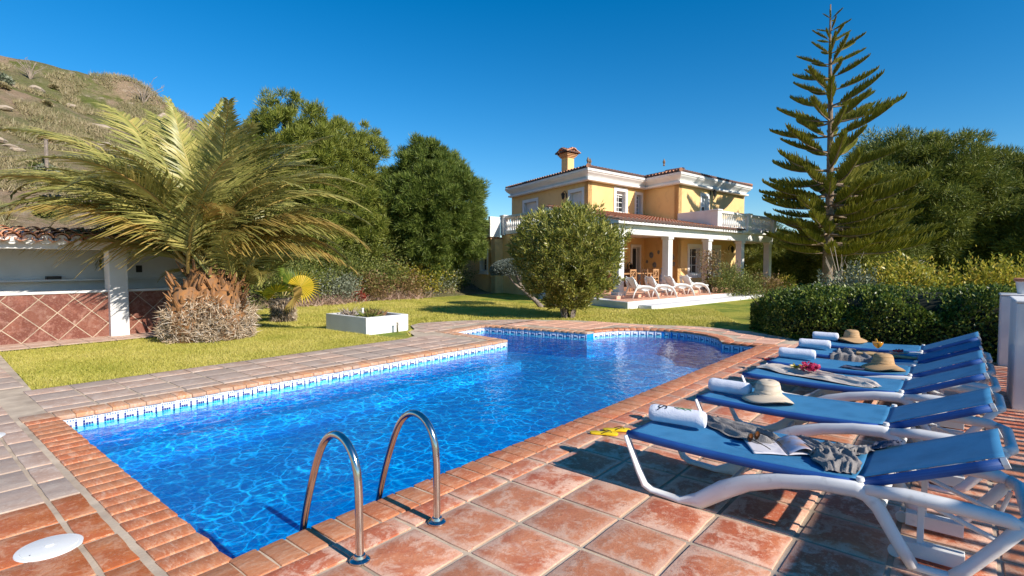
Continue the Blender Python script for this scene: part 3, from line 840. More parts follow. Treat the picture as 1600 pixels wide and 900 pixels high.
# chimney
M['chim'] = mat('chimney_trim', (.62,.36,.18), .85, (.50,.26,.13), 6)
ch = MB(HP); t0, w0 = 3.5, 7.6
ch.box(t0, t0+.52, w0, w0+.6, 5.9, 7.25); cho = ch.build('chimney', M['yellow'], house)
cc = MB(HP)
cc.box(t0-.06, t0+.58, w0-.06, w0+.66, 7.251, 7.32); cc.box(t0-.12, t0+.64, w0-.12, w0+.72, 7.321, 7.39); cc.box(t0-.18, t0+.70, w0-.18, w0+.78, 7.391, 7.44)
cc.build('chimney_brick', M['chim'], cho, off=tuple(house.matrix_basis.translation))
cc = MB(HP)
for k in range(6):
    s = k/5
    cc_l = .42
    barrels(cc, (t0-.30, w0-.22+s*1.04), (1,0), .52, .45, 7.45, r=.1); barrels(cc, (t0-.22+s*.96, w0-.30), (0,1), .55, .45, 7.45, r=.1)
    barrels(cc, (t0+.82, w0-.22+s*1.04), (-1,0), .52, .45, 7.45, r=.1); barrels(cc, (t0-.22+s*.96, w0+.90), (0,-1), .55, .45, 7.45, r=.1)
cc.build('chimney_cap', [M['roof'], M['tile_mouth_shade']], cho, weld=False, off=tuple(house.matrix_basis.translation))

# porch: terrace, floor, columns, beam, roof
te = MB(HP); te.box(-.76, 13.2, -1.19, 4.85, -.1, .22); terr = te.build('terrace', M['white_wall'], house, bevel=.02)
tt = MB(HP)
for i in range(35):
    for j in range(3): tt.box(-.70+i*.395, -.70+i*.395+.375, -1.14+j*.385, -1.14+j*.385+.365, .21, .228+.002*((i*7+j*3) % 3))
tag(tt.build('terrace_tiles', M['tile'], terr, weld=False, off=tuple(house.matrix_basis.translation)), kind='stuff')
te = MB(HP); te.box(-.25, 14.3, -.12, 4.85, .2, .345); te.build('porch_floor', M['tile'], house, bevel=.01)
te = MB(HP); te.box(-.1, 9.5, -1.85, -1.2, -.1, .10); te.build('step', M['white_wall'], house, bevel=.02)
for k in range(5):
    t = -.0 + k*3.45
    c = MB(HP); c.box(t, t+.33, .0, .36, .346, 2.66); co_ = c.build('porch_column', M['white_wall'], house, bevel=.015)
    c = MB(HP); c.box(t-.05, t+.38, -.05, .41, .345, .50); c.build('column_base', M['white_wall'], co_, bevel=.01, off=tuple(house.matrix_basis.translation))
    c = MB(HP); c.box(t-.04, t+.37, -.04, .40, 2.55, 2.655); c.build('column_capital', M['white_wall'], co_, bevel=.01, off=tuple(house.matrix_basis.translation))
c = MB(HP); c.box(-.12, 14.2, -.02, .38, 2.661, 3.02); c.box(-.12, .26, .38, 4.85, 2.661, 3.02); c.box(13.82, 14.2, .38, 2.36, 2.661, 3.02); c.build('porch_beam', M['white_wall'], house, weld=False, bevel=.01)
c = MB(HP); c.box(.26, 13.82, .38, 4.85, 2.9, 3.0); c.build('porch_ceiling', M['white_wall'], house)
pr = MB(HP); zs = 3.12; SP = .18
pu = MB(HP); pu.add([(-.35,-.3,zs-.02), (7.75,-.3,zs-.02), (7.57,4.85,zs+SP*5.1), (-.35,4.85,zs+SP*5.1), (-.35,-.3,3.022), (7.75,-.3,3.022), (7.57,2.3,3.022), (-.35,4.85,3.022)],
       [(0,1,2,3), (4,5,1,0), (4,0,3,7)]); pu.box(7.4, 10.2, -.3, 2.3, 3.03, 3.05)
po = pu.build('porch_roof', M['white_wall'], house, weld=False)
t = -.25
while t < 7.5:
    barrels(pr, (t, -.34), (0,1), 5.15, SP, zs); t += .25
tag(pr.build('porch_tiles', [M['roof'], M['tile_mouth_shade']], po, weld=False, off=tuple(house.matrix_basis.translation)), kind='stuff')
ps = MB(HP)
t = 7.5
while t < 10.1:     # short lean-to strip of eave tiles below the balcony wall
    barrels(ps, (t, -.34), (0,1), .45 , SP, zs); t += .25
tag(ps.build('eave_tiles', [M['roof'], M['tile_mouth_shade']], po, weld=False, off=tuple(house.matrix_basis.translation)), kind='stuff')
# scalloped mortar course
sm = MB(HP); t = -.375
while t < 10.1:
    sm.box(t, t+.12, -.31, -.05, 3.021, 3.11); t += .25
tag(sm.build('eave_mortar', M['white'], po, weld=False, off=tuple(house.matrix_basis.translation)), kind='stuff')
# balconies
bal = MB()
bal.lathe([(.055,0), (.055,.05), (.03,.08), (.062,.22), (.058,.30), (.026,.46), (.03,.56), (.05,.60), (.05,.66)], (0,0,0), 8)
bal_me = bal.mesh('baluster', M['white'], smooth=True)
H0 = tuple(house.matrix_basis.translation)
def balustrade(a, b_, zb, posts=()):
    """between two (t, w) points"""
    r = MB(HP)
    dx, dy = b_[0]-a[0], b_[1]-a[1]; L = math.hypot(dx, dy); ux, uy = dx/L, dy/L; nx, ny = -uy*.09, ux*.09
    for z0, z1, k in ((zb, zb+.1, 1.2), (zb+.76, zb+.87, 1.3)):
        r.add([(p[0]+s*nx*k, p[1]+s*ny*k, z) for z in (z0, z1) for p in (a, b_) for s in (-1, 1)], [(0,1,3,2), (4,6,7,5), (0,4,5,1), (2,3,7,6), (0,2,6,4), (1,5,7,3)])
    ro = r.build('balustrade', M['white_wall'], house, weld=False)
    n = int(L/.2)
    for i in range(n):
        s = (i+.5)/n
        p = HP(a[0]+dx*s, a[1]+dy*s, zb+.1)
        link('baluster', bal_me, ro, (p[0]-H0[0], p[1]-H0[1], p[2]-H0[2]))
    return ro
def pedestal(t, w, zb, h=.98, s=.2):
    r = MB(HP); r.box(t-s, t+s, w-s, w+s, zb, zb+h); o = r.build('pedestal', M['white_wall'], house, bevel=.01)
    r = MB(HP); r.box(t-s-.04, t+s+.04, w-s-.04, w+s+.04, zb+h+.001, zb+h+.07); r.build('pedestal_cap', M['white_wall'], o, bevel=.01, off=H0)
ZB2 = 3.06
c = MB(HP); c.box(-.1, 2.68, 4.80, 5.1, 3.052, 4.0); c.build('parapet', M['white_wall'], house, bevel=.01)
c = MB(HP); c.box(-.06, .06, 4.75, 9.75, 3.051, 3.13); c.build('balcony_edge', M['white_wall'], house)
balustrade((0.05,5.3), (0.05,9.2), 3.13); pedestal(.05, 5.0, 3.0); pedestal(.05, 9.4, 3.0)
c = MB(HP); c.box(-.95, -.25, 9.45, 9.65, 2.9, 3.95); c.box(-.95, -.75, 9.65, 14, 2.9, 3.7); c.build('parapet', M['white_wall'], house, weld=False, bevel=.01)
# right-hand balcony over the porch
c = MB(HP); c.box(7.5, 14.32, -.16, 2.36, 3.055, 3.15); c.box(10.2, 14.25, -.10, .3, 3.021, 3.054); c.build('balcony_slab', M['white_wall'], house, weld=False)
c = MB(HP); c.box(7.47, 7.68, .0, 2.36, 3.151, 4.05); c.build('parapet', M['white_wall'], house, bevel=.01)
pedestal(7.62, .0, 3.0, .99); pedestal(10.9, .0, 3.14, .84); pedestal(14.1, .0, 3.14, .84)
balustrade((7.85,0), (10.7,0), 3.151); balustrade((11.1,0), (13.9,0), 3.151); balustrade((14.1,.3), (14.1,2.2), 3.151)
# ---------------- foliage generators ----------------
def rand_dirs(n):
    return unit(rng.normal(size=(n, 3)))
def perp(D):
    r = rand_dirs(len(D)); return unit(np.cross(D, r))
def leaf_mesh(name, C, D, L, W, m, fold=.15, S=None):
    """pointed leaves: base, two shoulders, tip"""
    n = len(C); D = unit(D); S = perp(D) if S is None else S; U = np.cross(D, S)
    L = np.broadcast_to(L, (n,))[:, None]; W = np.broadcast_to(W, (n,))[:, None]
    V = np.stack([C, C + D*L*.45 + S*W*.5 + U*L*fold*.3, C + D*L - U*L*fold*.5, C + D*L*.45 - S*W*.5 + U*L*fold*.3], 1).reshape(-1, 3)
    return fastmesh(name, V, np.arange(4*n).reshape(n, 4), m)
def needle_mesh(name, C, D, L, W, m):
    n = len(C); D = unit(D); S = perp(D)
    L = np.broadcast_to(L, (n,))[:, None]; W = np.broadcast_to(W, (n,))[:, None]
    V = np.stack([C - S*W*.5, C + S*W*.5, C + D*L], 1).reshape(-1, 3)
    return fastmesh(name, V, np.arange(3*n).reshape(n, 3), m)
def blob(center, radii, n, seed, lump=.2, lf=1.9, inner=.72, zmin=-.8, fill=.25):
    """points near the surface of a lumpy ball, with outward directions"""
    D = rand_dirs(n*2); D = D[D[:, 2] > zmin][:n]
    c = np.array(center); rd = np.array(radii); P = []
    for d in D:
        k = 1 + lump*noise.noise(Vector(d*lf) + Vector((seed*3.1, seed*1.7, 0))) * 1.6 + lump*.6*noise.noise(Vector(d*lf*2.7) + Vector((0, seed*2.3, seed)))
        s = 1 - (1-inner)*random.random()**1.3 if random.random() > fill else random.uniform(.3, inner)
        P.append(c + d*rd*k*s)
    return np.array(P), unit(D*rd)
def limbs(parent, name, base, top, r0, m, targets, nseg=7, wob=.15):
    b = MB(); base = Vector(base); top = Vector(top)
    pts = []; 
    for i in range(nseg):
        t = i/(nseg-1); p = base.lerp(top, t)
        if 0 < i: p += Vector((random.uniform(-wob, wob), random.uniform(-wob, wob), 0))
        pts.append(p)
    rr = [r0*(1.25 if i == 0 else 1 - .6*i/(nseg-1)) for i in range(nseg)]
    b.tube(pts, rr, 9)
    for tg in targets:
        k = random.randint(nseg//3, nseg-2); s = pts[k]; e = Vector(tg)
        mid = s.lerp(e, .5) + Vector((random.uniform(-.2,.2), random.uniform(-.2,.2), -.15*(e-s).length))
        rk = rr[k]*.55
        b.tube([s, s.lerp(mid,.5), mid, mid.lerp(e,.6), e], [rk, rk*.8, rk*.6, rk*.4, rk*.15], 5)
    return b.build(name, m, parent, smooth='all', weld=False)
def pine(label, cat, xc, d, z0, zc, radii, clumps, per, nl, m, seed, group=None, trunk_r=.25, lump=.2, zmin=-.75, extra=(), name='pine_tree', w=.02, up=.35, csize=.22):
    X, Y, _ = CW(xc, d)
    t = thing(name, label, cat, (X, Y, z0), group)
    Pc, Dc = blob((X, Y, zc), radii, clumps, seed, lump=lump, zmin=zmin)
    for (ox, od, oz, r2, n2) in extra:
        q = CW(xc+ox, d+od)
        a, b_ = blob((q[0], q[1], oz), r2, n2, seed+5, lump=lump, zmin=zmin); Pc = np.vstack([Pc, a]); Dc = np.vstack([Dc, b_])
    n = len(Pc)
    sz = csize*(.7+.7*rng.rand(n))
    off = rand_dirs(n*per).reshape(n, per, 3)*rng.rand(n, per, 1)**.5*sz[:, None, None]
    C = (Pc[:, None, :] + off*np.array([1,1,.75])).reshape(-1, 3)
    D = (unit(off)*.75 + Dc[:, None, :]*.5 + np.array([0,0,up]) + rng.normal(size=(n, per, 3))*.35).reshape(-1, 3)
    link('crown', needle_mesh('crown', C - np.array([X, Y, z0]), D, nl*(.7+.6*rng.rand(len(C))), w, m), t)
    tg = [tuple(Pc[i]) for i in rng.choice(n, 26)]
    limbs(t, 'trunk', (X, Y, z0-.2), (X, Y, zc+radii[2]*.4), trunk_r, M['dark_bark'], tg)
    return t

# big trees left of the house
pine('tall rounded pine rising directly behind the arching palm', 'pine tree', -9.4, 25, .2, 4.2, (3.5,3.6,4.1), 1900, 170, .22, M['pine'], 3, zmin=-.9, w=.03, lump=.17, csize=.25,
     extra=((-2.4, .6, 3.8, (2.4,2.4,3.0), 520), (1.7,-.4, 2.6, (2.0,2.0,2.4), 450)))
pine('dense dark green pine with a round crown left of the house annexe', 'pine tree', -4.05, 26.5, 0, 3.95, (2.85,2.9,3.3), 1600, 170, .21, M['pine_round'], 8, zmin=-.95, lump=.15, w=.03, csize=.25)
# trees on the right
bgt = 'big spreading trees beyond the hedge'
pine('broad dark tree with a high rounded top right behind the araucaria', 'tree', 24.3, 33, 0, 4.9, (4.3,4.3,4.6), 1700, 105, .26, M['pine_dark'], 12, group=bgt, name='broad_tree', w=.046, csize=.45, lump=.18, up=.15)
pine('broad dark tree of the middle height behind the low white wall', 'tree', 29.6, 33, 0, 3.7, (4.3,4.2,4.3), 1500, 105, .26, M['pine_dark'], 14, group=bgt, name='broad_tree', w=.046, csize=.45, lump=.18, up=.15)
pine('broad dark tree nearest the edge of the lot, in front of its taller neighbours', 'tree', 29.5, 28.0, 0, 2.3, (3.5,3.5,3.3), 1200, 105, .24, M['pine_dark'], 15, group=bgt, name='broad_tree', w=.044, csize=.42, lump=.18, up=.15)
pine('low dark tree in the gap between the porch and the araucaria trunk', 'tree', 15.6, 35, 0, 1.7, (3.4,3.2,2.4), 700, 90, .26, M['pine_dark'], 16, group=bgt, name='broad_tree', w=.034, csize=.36, up=.1)
pine('low dark tree behind the araucaria trunk', 'tree', 20.0, 31.5, 0, 1.9, (3.0,3.0,2.5), 800, 90, .26, M['pine_dark'], 17, group=bgt, name='broad_tree', w=.034, csize=.36, up=.1)
pine('dark tree seen through the open end of the porch', 'tree', 17.5, 39, 0, 1.5, (4.5,3,2.6), 600, 80, .30, M['pine_dark'], 18, group=bgt, name='broad_tree', w=.04, csize=.4, up=.1)

# ---------------- araucaria ----------------
ax_, ay_, _ = CW(15.3, 26.0)
ar = thing('araucaria_tree', 'tall araucaria with tiers of upswept branches standing behind the hedge', 'tree', (ax_, ay_, 0))
b = MB()
b.tube([(ax_+.05*math.sin(z*.7)-.012*max(z,0), ay_+.012*max(z,0)+.04*math.cos(z*.5), z) for z in np.linspace(-.2, 13.75, 16)], [.25*(1-.93*i/15)+.012 for i in range(16)], 10)
b.build('trunk', M['bark'], ar, smooth='all', weld=False)
def arau_branch(seed, droop):
    """unit-length branch along +x; upright twigs in two ranks, boat shaped"""
    r = np.random.RandomState(seed); V = []; Fq = []
    C = []; D = []; Ls = []
    rise = lambda s: droop*s + (.26-droop*.3)*s**2.8
    for i in range(46):
        s = .20 + .80*(i/45)**.92 + r.normal()*.006
        ln = .165*math.sin(min(1, (s-.08)/.5)*math.pi/2)*(1-.65*max(0, (s-.6)/.4)) + .03
        for side in (-1, -.45, .45, 1):
            d = np.array([.45 + r.normal()*.10, side*(.42+.12*r.rand()), .72+.25*r.rand() - .12*abs(side)])
            d /= np.linalg.norm(d)
            C.append([s, 0, rise(s)]); D.append(d); Ls.append(ln*(.55+.65*r.rand()))
    C = np.array(C); D = np.array(D); Ls = np.array(Ls)
    # each twig: a slim spindle of 3 crossed blades, curving up
    for ph in (0, 1, 2):
        S0 = unit(np.cross(D, [0,0,1.0])); U0 = np.cross(D, S0); S = S0*math.cos(ph*1.047)+U0*math.sin(ph*1.047)
        L = Ls[:, None]; w = .0125 + .0*L
        up = np.array([0,0,1])*L*.16
        q = np.stack([C-S*w*.4, C+S*w*.4, C+D*L*.5+S*w*1.05, C+D*L*.5-S*w*1.05, C+D*L+up+S*w*.25, C+D*L+up-S*w*.25], 1)
        k = len(V); n = len(C)
        base = sum(len(v) for v in V)
        V.append(q.reshape(-1, 3)); idx = base + np.arange(6*n).reshape(n, 6)
        Fq.append(idx[:, [0,1,2,3]]); Fq.append(idx[:, [3,2,4,5]])
    nt_ = sum(len(v) for v in V)
    # woody axis
    P = [(s, 0, rise(s)) for s in np.linspace(0, 1, 7)]
    mb = MB(); mb.tube(P, [.022*(1-.8*i/6) for i in range(7)], 5, cap=False)
    V.append(np.array(mb.v)); Fq.append(np.array(mb.f)+nt_)
    mi = np.concatenate([np.zeros(sum(len(f) for f in Fq[:-1])), np.ones(len(Fq[-1]))])
    return fastmesh('branch', np.vstack(V), np.vstack(Fq), [M['norfolk'], M['bark']], midx=mi)
abr = {k: [arau_branch(40+i+10*k, dr) for i in range(4)] for k, dr in enumerate((.30, .08, -.10))}
z = 2.05; lvl = 0
while z < 13.45:
    u = (z-2.05)/11.8
    Lb = np.interp(z, [2,3.5,5,6.2,8.1,9.6,11.2,12.7,13.6], [3.55,3.6,3.45,3.15,2.55,2.0,1.35,.7,.3])
    nb = 8 if z < 5 else 6
    for k in range(nb):
        if random.random() < (.08 if z < 6 else .14): continue
        a = 2*math.pi*k/nb + lvl*.55 + random.uniform(-.25,.25)
        s = Lb*random.uniform(.74, 1.10)*(1+(.26 if z < 4.6 else .10)*math.cos(a+R(50)))
        kk = 0 if z > 10.5 else (1 if z > 5.5 else 2)
        o = link('branch', random.choice(abr[kk]), ar, (-.012*z, .012*z, z+random.uniform(-.08,.08)), scale=(s, s*random.uniform(.8,1.05), s*random.uniform(.85,1.1)*(.8 if z < 5 else 1)))
        o.rotation_euler = (random.uniform(-.12,.12), random.uniform(-.09,.09), a)
    z += np.interp(z, [2, 4.8, 6, 9, 13], [.40, .55, .78, .68, .46]); lvl += 1

# ---------------- clipped hedge and shrubs ----------------
def hedge_points(n, fn):
    return np.array([fn() for _ in range(n)])
hx = thing('hedge', 'long dark glossy hedge running behind the far end of the loungers', 'hedge', (13.0, 1.5, 0))
n = 42000
u = rng.rand(n); v = rng.rand(n)
# centre line from near the pool corner to behind the wall; rounded cross-section
path = np.array([(14.05,4.0), (13.55,2.7), (13.2,1.2), (12.9,-.4), (12.7,-2.4)])
ss = np.linspace(0, 1, len(path))
cx = np.interp(u, ss, path[:, 0]); cy = np.interp(u, ss, path[:, 1])
ang = np.pi*(-.08 + 1.16*v)
hw_ = np.interp(u, [0,.12,.3,1], [.55,1.15,1.4,1.5]); hh = np.interp(u, [0,.1,.25,1], [.5,.82,.98,1.08])
kk = np.array([1 + .28*noise.noise(Vector((a*9, b_*4, 2))) + .10*noise.noise(Vector((a*31, b_*13, 5))) for a, b_ in zip(u, v)])
rr = kk*(1-.16*rng.rand(n)**2)
ofs = np.cos(ang)*hw_*rr
Z = np.maximum(.02, np.sign(np.sin(ang))*np.abs(np.sin(ang))**.75*hh*rr)
C = np.stack([cx-ofs*.97, cy-ofs*.22, Z], -1)
Dn = np.stack([-np.cos(ang), -np.cos(ang)*.2, np.abs(np.sin(ang))*1.0+.15], -1) + rng.normal(size=(n,3))*.65
link('foliage', leaf_mesh('foliage', C - np.array([13.0,1.5,0]), Dn, .062*(.6+.9*rng.rand(n)), .038, M['hedge']), hx)
nn_ = 260; uu = rng.rand(nn_)*.97+.02; Cs = []; Ds = []
for u_ in uu:      # new shoots standing out of the clipped surface
    x = np.interp(u_, ss, path[:,0])+random.uniform(-.9,.9); y = np.interp(u_, ss, path[:,1])+random.uniform(-.2,.2)
    zt = float(np.interp(u_, [0,.1,.25,1], [.5,.82,.98,1.08]))*math.sqrt(max(.1, 1-(x-np.interp(u_, ss, path[:,0]))**2/1.9))
    for q in range(12):
        Cs.append((x-13.0+random.gauss(0,.02), y-1.5+random.gauss(0,.02), zt-.08+q*random.uniform(.014,.022))); Ds.append((math.cos(q*2.4), math.sin(q*2.4), .9))
tag(link('new_shoots', leaf_mesh('new_shoots', np.array(Cs), np.array(Ds), .065, .035, M['hedge']), hx), kind='stuff')
b = MB()
for i in range(3, 26):
    s = (i+.5)/26; x = np.interp(s, ss, path[:,0]); y = np.interp(s, ss, path[:,1])
    for k in range(3):
        a = random.uniform(0, 6.28)
        b.tube([(x,y,-.05), (x+.3*math.cos(a),y+.3*math.sin(a),.4), (x+.7*math.cos(a),y+.7*math.sin(a),.85)], [.02,.014,.006], 4)
b.build('stem', M['dark_bark'], hx, weld=False)
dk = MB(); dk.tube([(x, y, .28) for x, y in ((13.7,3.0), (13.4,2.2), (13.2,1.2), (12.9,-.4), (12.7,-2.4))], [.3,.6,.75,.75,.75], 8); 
M['hedge_inner_shade'] = mat('hedge_inner_shade', (.012,.016,.008), 1)  # near-black core stands for the shade deep in the foliage
dk.build('inner_shade_core', M['hedge_inner_shade'], hx, smooth='all')

def shrub(name, label, x, y, z0, h, r, n, L, W, m, seed, group=None, cat='shrub', up=.5, spread=.7, stems=9, sm='dark_bark', lump=.35, zc=.55, zmin=-.95, whorl=0, fill=.4):
    t = thing(name, label, cat, (x, y, z0), group)
    Pc, Dc = blob((x, y, z0+h*zc), (r, r, h*(1-zc)), max(12, n//22), seed, lump=lump, zmin=zmin, fill=fill)
    k = n//len(Pc)
    off = rng.normal(size=(len(Pc), k, 3))*(.12*r+.03)
    C = (Pc[:, None, :]+off).reshape(-1, 3)
    D = (Dc[:, None, :]*spread + np.array([0,0,up]) + rng.normal(size=(len(Pc), k, 3))*.55).reshape(-1, 3)
    C[:, 2] = np.maximum(C[:, 2], z0+.02)
    link('foliage', leaf_mesh('foliage', C - np.array([x, y, z0]), D, L*(.7+.6*rng.rand(len(C))), W, m), t)
    b = MB()
    for i in range(stems):
        e = Pc[rng.randint(len(Pc))]; c = Vector((x, y, z0+h*zc)); e = c + (Vector(e)-c)*.85
        s = Vector((x+random.uniform(-.08,.08)*r, y+random.uniform(-.08,.08)*r, z0-.03))
        md = s.lerp(e, .5) + Vector((0,0,-.08*h))
        b.tube([s, s.lerp(md,.6), md, e], [.025*h**.5, .02*h**.5, .014*h**.5, .004], 5)
    b.build('stem', M[sm], t, weld=False)
    return t
# oleander in the lawn: vase of long narrow leaves
ox, oy, _ = CW(1.62, 15.5)
ol = thing('oleander_bush', 'large rounded oleander bush with long narrow leaves in front of the porch', 'bush', (ox, oy, 0))
Pc, Dc = blob((ox, oy, 1.85), (1.52,1.52,1.28), 1150, 21, lump=.16, lf=2.4, zmin=-.93, fill=.35)
Pb, Db = blob((ox, oy, .42), (.55,.55,.45), 190, 22, lump=.3, zmin=-.5)
Pm_, Dm_ = blob((ox, oy, .90), (1.05,1.05,.60), 300, 23, lump=.3, zmin=-.6)
Pc = np.vstack([Pc, Pb, Pm_]); Dc = np.vstack([Dc, Db, Dm_])
k = 24
base = np.repeat(Pc, k, 0) + rng.normal(size=(len(Pc)*k, 3))*.03
axis = unit(np.repeat(Dc, k, 0)*.6 + np.array([0,0,.75]))
lay = np.tile(np.arange(k)/k, len(Pc))[:, None]
C = base + axis*(lay*.22)
side = perp(axis)
D = unit(axis*(.35+.8*lay) + side*(1.0-.45*lay))
link('foliage', leaf_mesh('foliage', C - np.array([ox, oy, 0]), D, .15*(.7+.5*rng.rand(len(C))), .030, M['oleander'], fold=.12), ol)
b = MB()
for i in range(22):
    a = random.uniform(0, 6.28); rr_ = random.uniform(.5, 1.15); top = random.uniform(1.2, 2.6)
    p = [(ox+.16*math.cos(a), oy+.16*math.sin(a), -.05), (ox+.3*rr_*math.cos(a), oy+.3*rr_*math.sin(a), top*.35), (ox+.65*rr_*math.cos(a), oy+.65*rr_*math.sin(a), top*.7), (ox+rr_*math.cos(a), oy+rr_*math.sin(a), top)]
    b.tube(p, [.035,.028,.018,.008], 5)
b.build('stem', M['grey_bark'], ol, weld=False)

# clipped cushion tree leaning beside it
tx, ty, _ = CW(1.05, 19.0)
tp = thing('topiary_tree', 'small leaning tree with a grey clipped cushion top beside the house corner', 'tree', (tx, ty, 0))
cxx, cyy, _ = CW(.02, 19.6)
n = 19000
D = rand_dirs(n); D[:, 2] = np.where(D[:, 2] < -.35, -D[:, 2], D[:, 2]); zz = D[:, 2]
Pp = np.array([cxx, cyy, 1.28]) + D*np.array([.82,.82,.42])*(1-.1*rng.rand(n)[:, None])
Pp[:, 2] = np.maximum(Pp[:, 2], 1.08)
link('crown', leaf_mesh('crown', Pp-np.array([tx,ty,0]), D+rng.normal(size=(n,3))*.5, .055, .026, M['cushion']), tp)
b = MB()
def cw3(xc, d, z): return CW(xc, d, z)
b.tube([cw3(1.1,19.0,-.05), cw3(.85,19.1,.22), cw3(.45,19.3,.55), cw3(.25,19.5,.9), cw3(.10,19.6,1.25)], [.10,.085,.07,.06,.05], 7)
b.tube([cw3(.45,19.3,.55), cw3(.05,19.4,.85), cw3(-.2,19.5,1.2)], [.05,.04,.03], 6)
b.tube([cw3(.25,19.5,.9), cw3(.42,19.6,1.2)], [.04,.03], 6)
b.tube([cw3(1.1,19.0,.0), cw3(1.9,18.9,.12), cw3(2.6,19.0,.35)], [.07,.05,.03], 6)
b.build('trunk', M['grey_bark'], tp, smooth='all', weld=False)

# bank of mixed shrubs at the foot of the hill
bank = [
 (10.2,19.2,1.4,1.3,'shrub_g','dark green shrub on the bank just behind the fan palm'),
 (11.6,19.0,1.0,1.1,'shrub_grey','grey green shrub on the bank right of the fan palm'),
 (12.5,19.7,1.9,1.4,'shrub_g','tall green shrub on the bank above the dry pink stems'),
 (13.3,19.3,1.1,1.1,'shrub_r','reddish brown shrub low on the bank above the planter'),
 (14.4,19.6,1.5,1.3,'shrub_g','green shrub on the bank behind the planter'),
 (15.3,19.4,1.0,1.1,'shrub_r','rusty shrub at the edge of the lawn below the dark pine'),
 (16.3,19.9,1.5,1.4,'shrub_y','yellow green shrub on the bank below the dark pine'),
 (17.4,20.2,1.3,1.4,'shrub_grey','pale shrub on the bank left of the shaded house corner'),
 (14.2,20.9,3.1,1.9,'shrub_g','tall creeper-covered bush filling the gap between the two pines'),
 (12.2,20.9,2.6,1.9,'shrub_g','tall dark bush behind the palm fronds'),
 (16.2,21.3,2.4,1.7,'shrub_r','tall reddish bush under the dark pine'),
 (18.4,20.7,1.6,1.5,'shrub_g','dark bush in the shade left of the annexe'),
 (20.2,21.6,1.5,1.4,'pine_dark','dark shaded bush against the annexe wall'),
 (8.6,19.4,1.8,1.5,'shrub_g','dark shrub behind the right side of the palm'),
 (6.9,19.2,2.0,1.6,'shrub_g','dark shrub behind the palm trunks'),
]
for i, (x, y, h, r_, mk, lab) in enumerate(bank):
    shrub('bank_shrub', lab, x, y, 0.0, h, r_, 5200 if h < 2.2 else 9000, .10, .045, M[mk], 50+i, group='shrubs on the bank below the hill', up=.3)
# red patch
rp = shrub('red_leaved_plant', 'small bright red plant at the edge of the lawn by the bank', 12.6, 18.7, 0, .45, .22, 500, .08, .04, leafmat('red_leaf', [(.35,.02,.03), (.55,.05,.06), (.3,.06,.03)]), 81, cat='plant')
# dry stems at the foot of the bank
for i, (x, y, lab) in enumerate(((10.9,18.6,'pile of dry pinkish stems at the lawn edge right of the fan palm'), (14.7,18.9,'patch of dry pale stems below the yellow green shrub'))):
    t = thing('dry_stems', lab, 'dead plant', (x, y, 0), 'dry stems along the bank')
    n = 900; C = np.stack([x+rng.normal(size=n)*.7, y+rng.normal(size=n)*.35, np.zeros(n)], -1)
    link('stems', needle_mesh('stems', C-np.array([x,y,0]), np.stack([rng.normal(size=n), rng.normal(size=n), .5+rng.rand(n)*1.2], -1), .35+.35*rng.rand(n), .02, leafmat('dry_stem', [(.25,.14,.10), (.42,.27,.20), (.5,.36,.28)], trans=0)), t)
# shrubs by the porch
for i, (xc, d, h, r_, n_, mk, lab) in enumerate((
   (9.7,24.0,1.35,.85,3600,'shrub_g','loose leafy shrub at the porch edge right of the white recliners'),
   (10.6,24.3,1.1,.8,3000,'shrub_g','spreading low shrub in the middle of the porch bed'),
   (11.8,25.0,1.0,.85,2800,'shrub_r','airy shrub with reddish tips at the right end of the porch bed'),
   (12.9,25.6,.85,.7,2000,'shrub_y','yellowish shrub at the far corner of the porch'))):
    X, Y, _ = CW(xc, d); shrub('porch_shrub', lab, X, Y, 0.0, h, r_, n_, .085, .04, M[mk], 90+i, group='shrubs beside the porch', fill=.5, zc=.46, zmin=-1, stems=6)
X, Y, _ = CW(8.0, 22.3)
cl = thing('climbing_plant', 'sparse climbing plant wound round the third porch column', 'plant', (X, Y, .2))
p0 = np.array(HP(6.85, -.12, 0))
n = 1500; zz = rng.rand(n)**.9*1.9; C = np.stack([p0[0]+rng.normal(size=n)*(.10+.12*zz), p0[1]+rng.normal(size=n)*(.10+.12*zz), .25+zz], -1)
link('foliage', leaf_mesh('foliage', C-np.array([X,Y,.2]), rand_dirs(n), .08, .045, M['shrub_r']), cl)
b = MB()
for i in range(5):
    b.tube([(p0[0]+random.uniform(-.1,.1), p0[1]+random.uniform(-.1,.1), z_) for z_ in np.linspace(.2, 2.0, 7)], [.03*(1-.7*j/6) for j in range(7)], 5)
b.build('stem', M['dark_bark'], cl, weld=False)
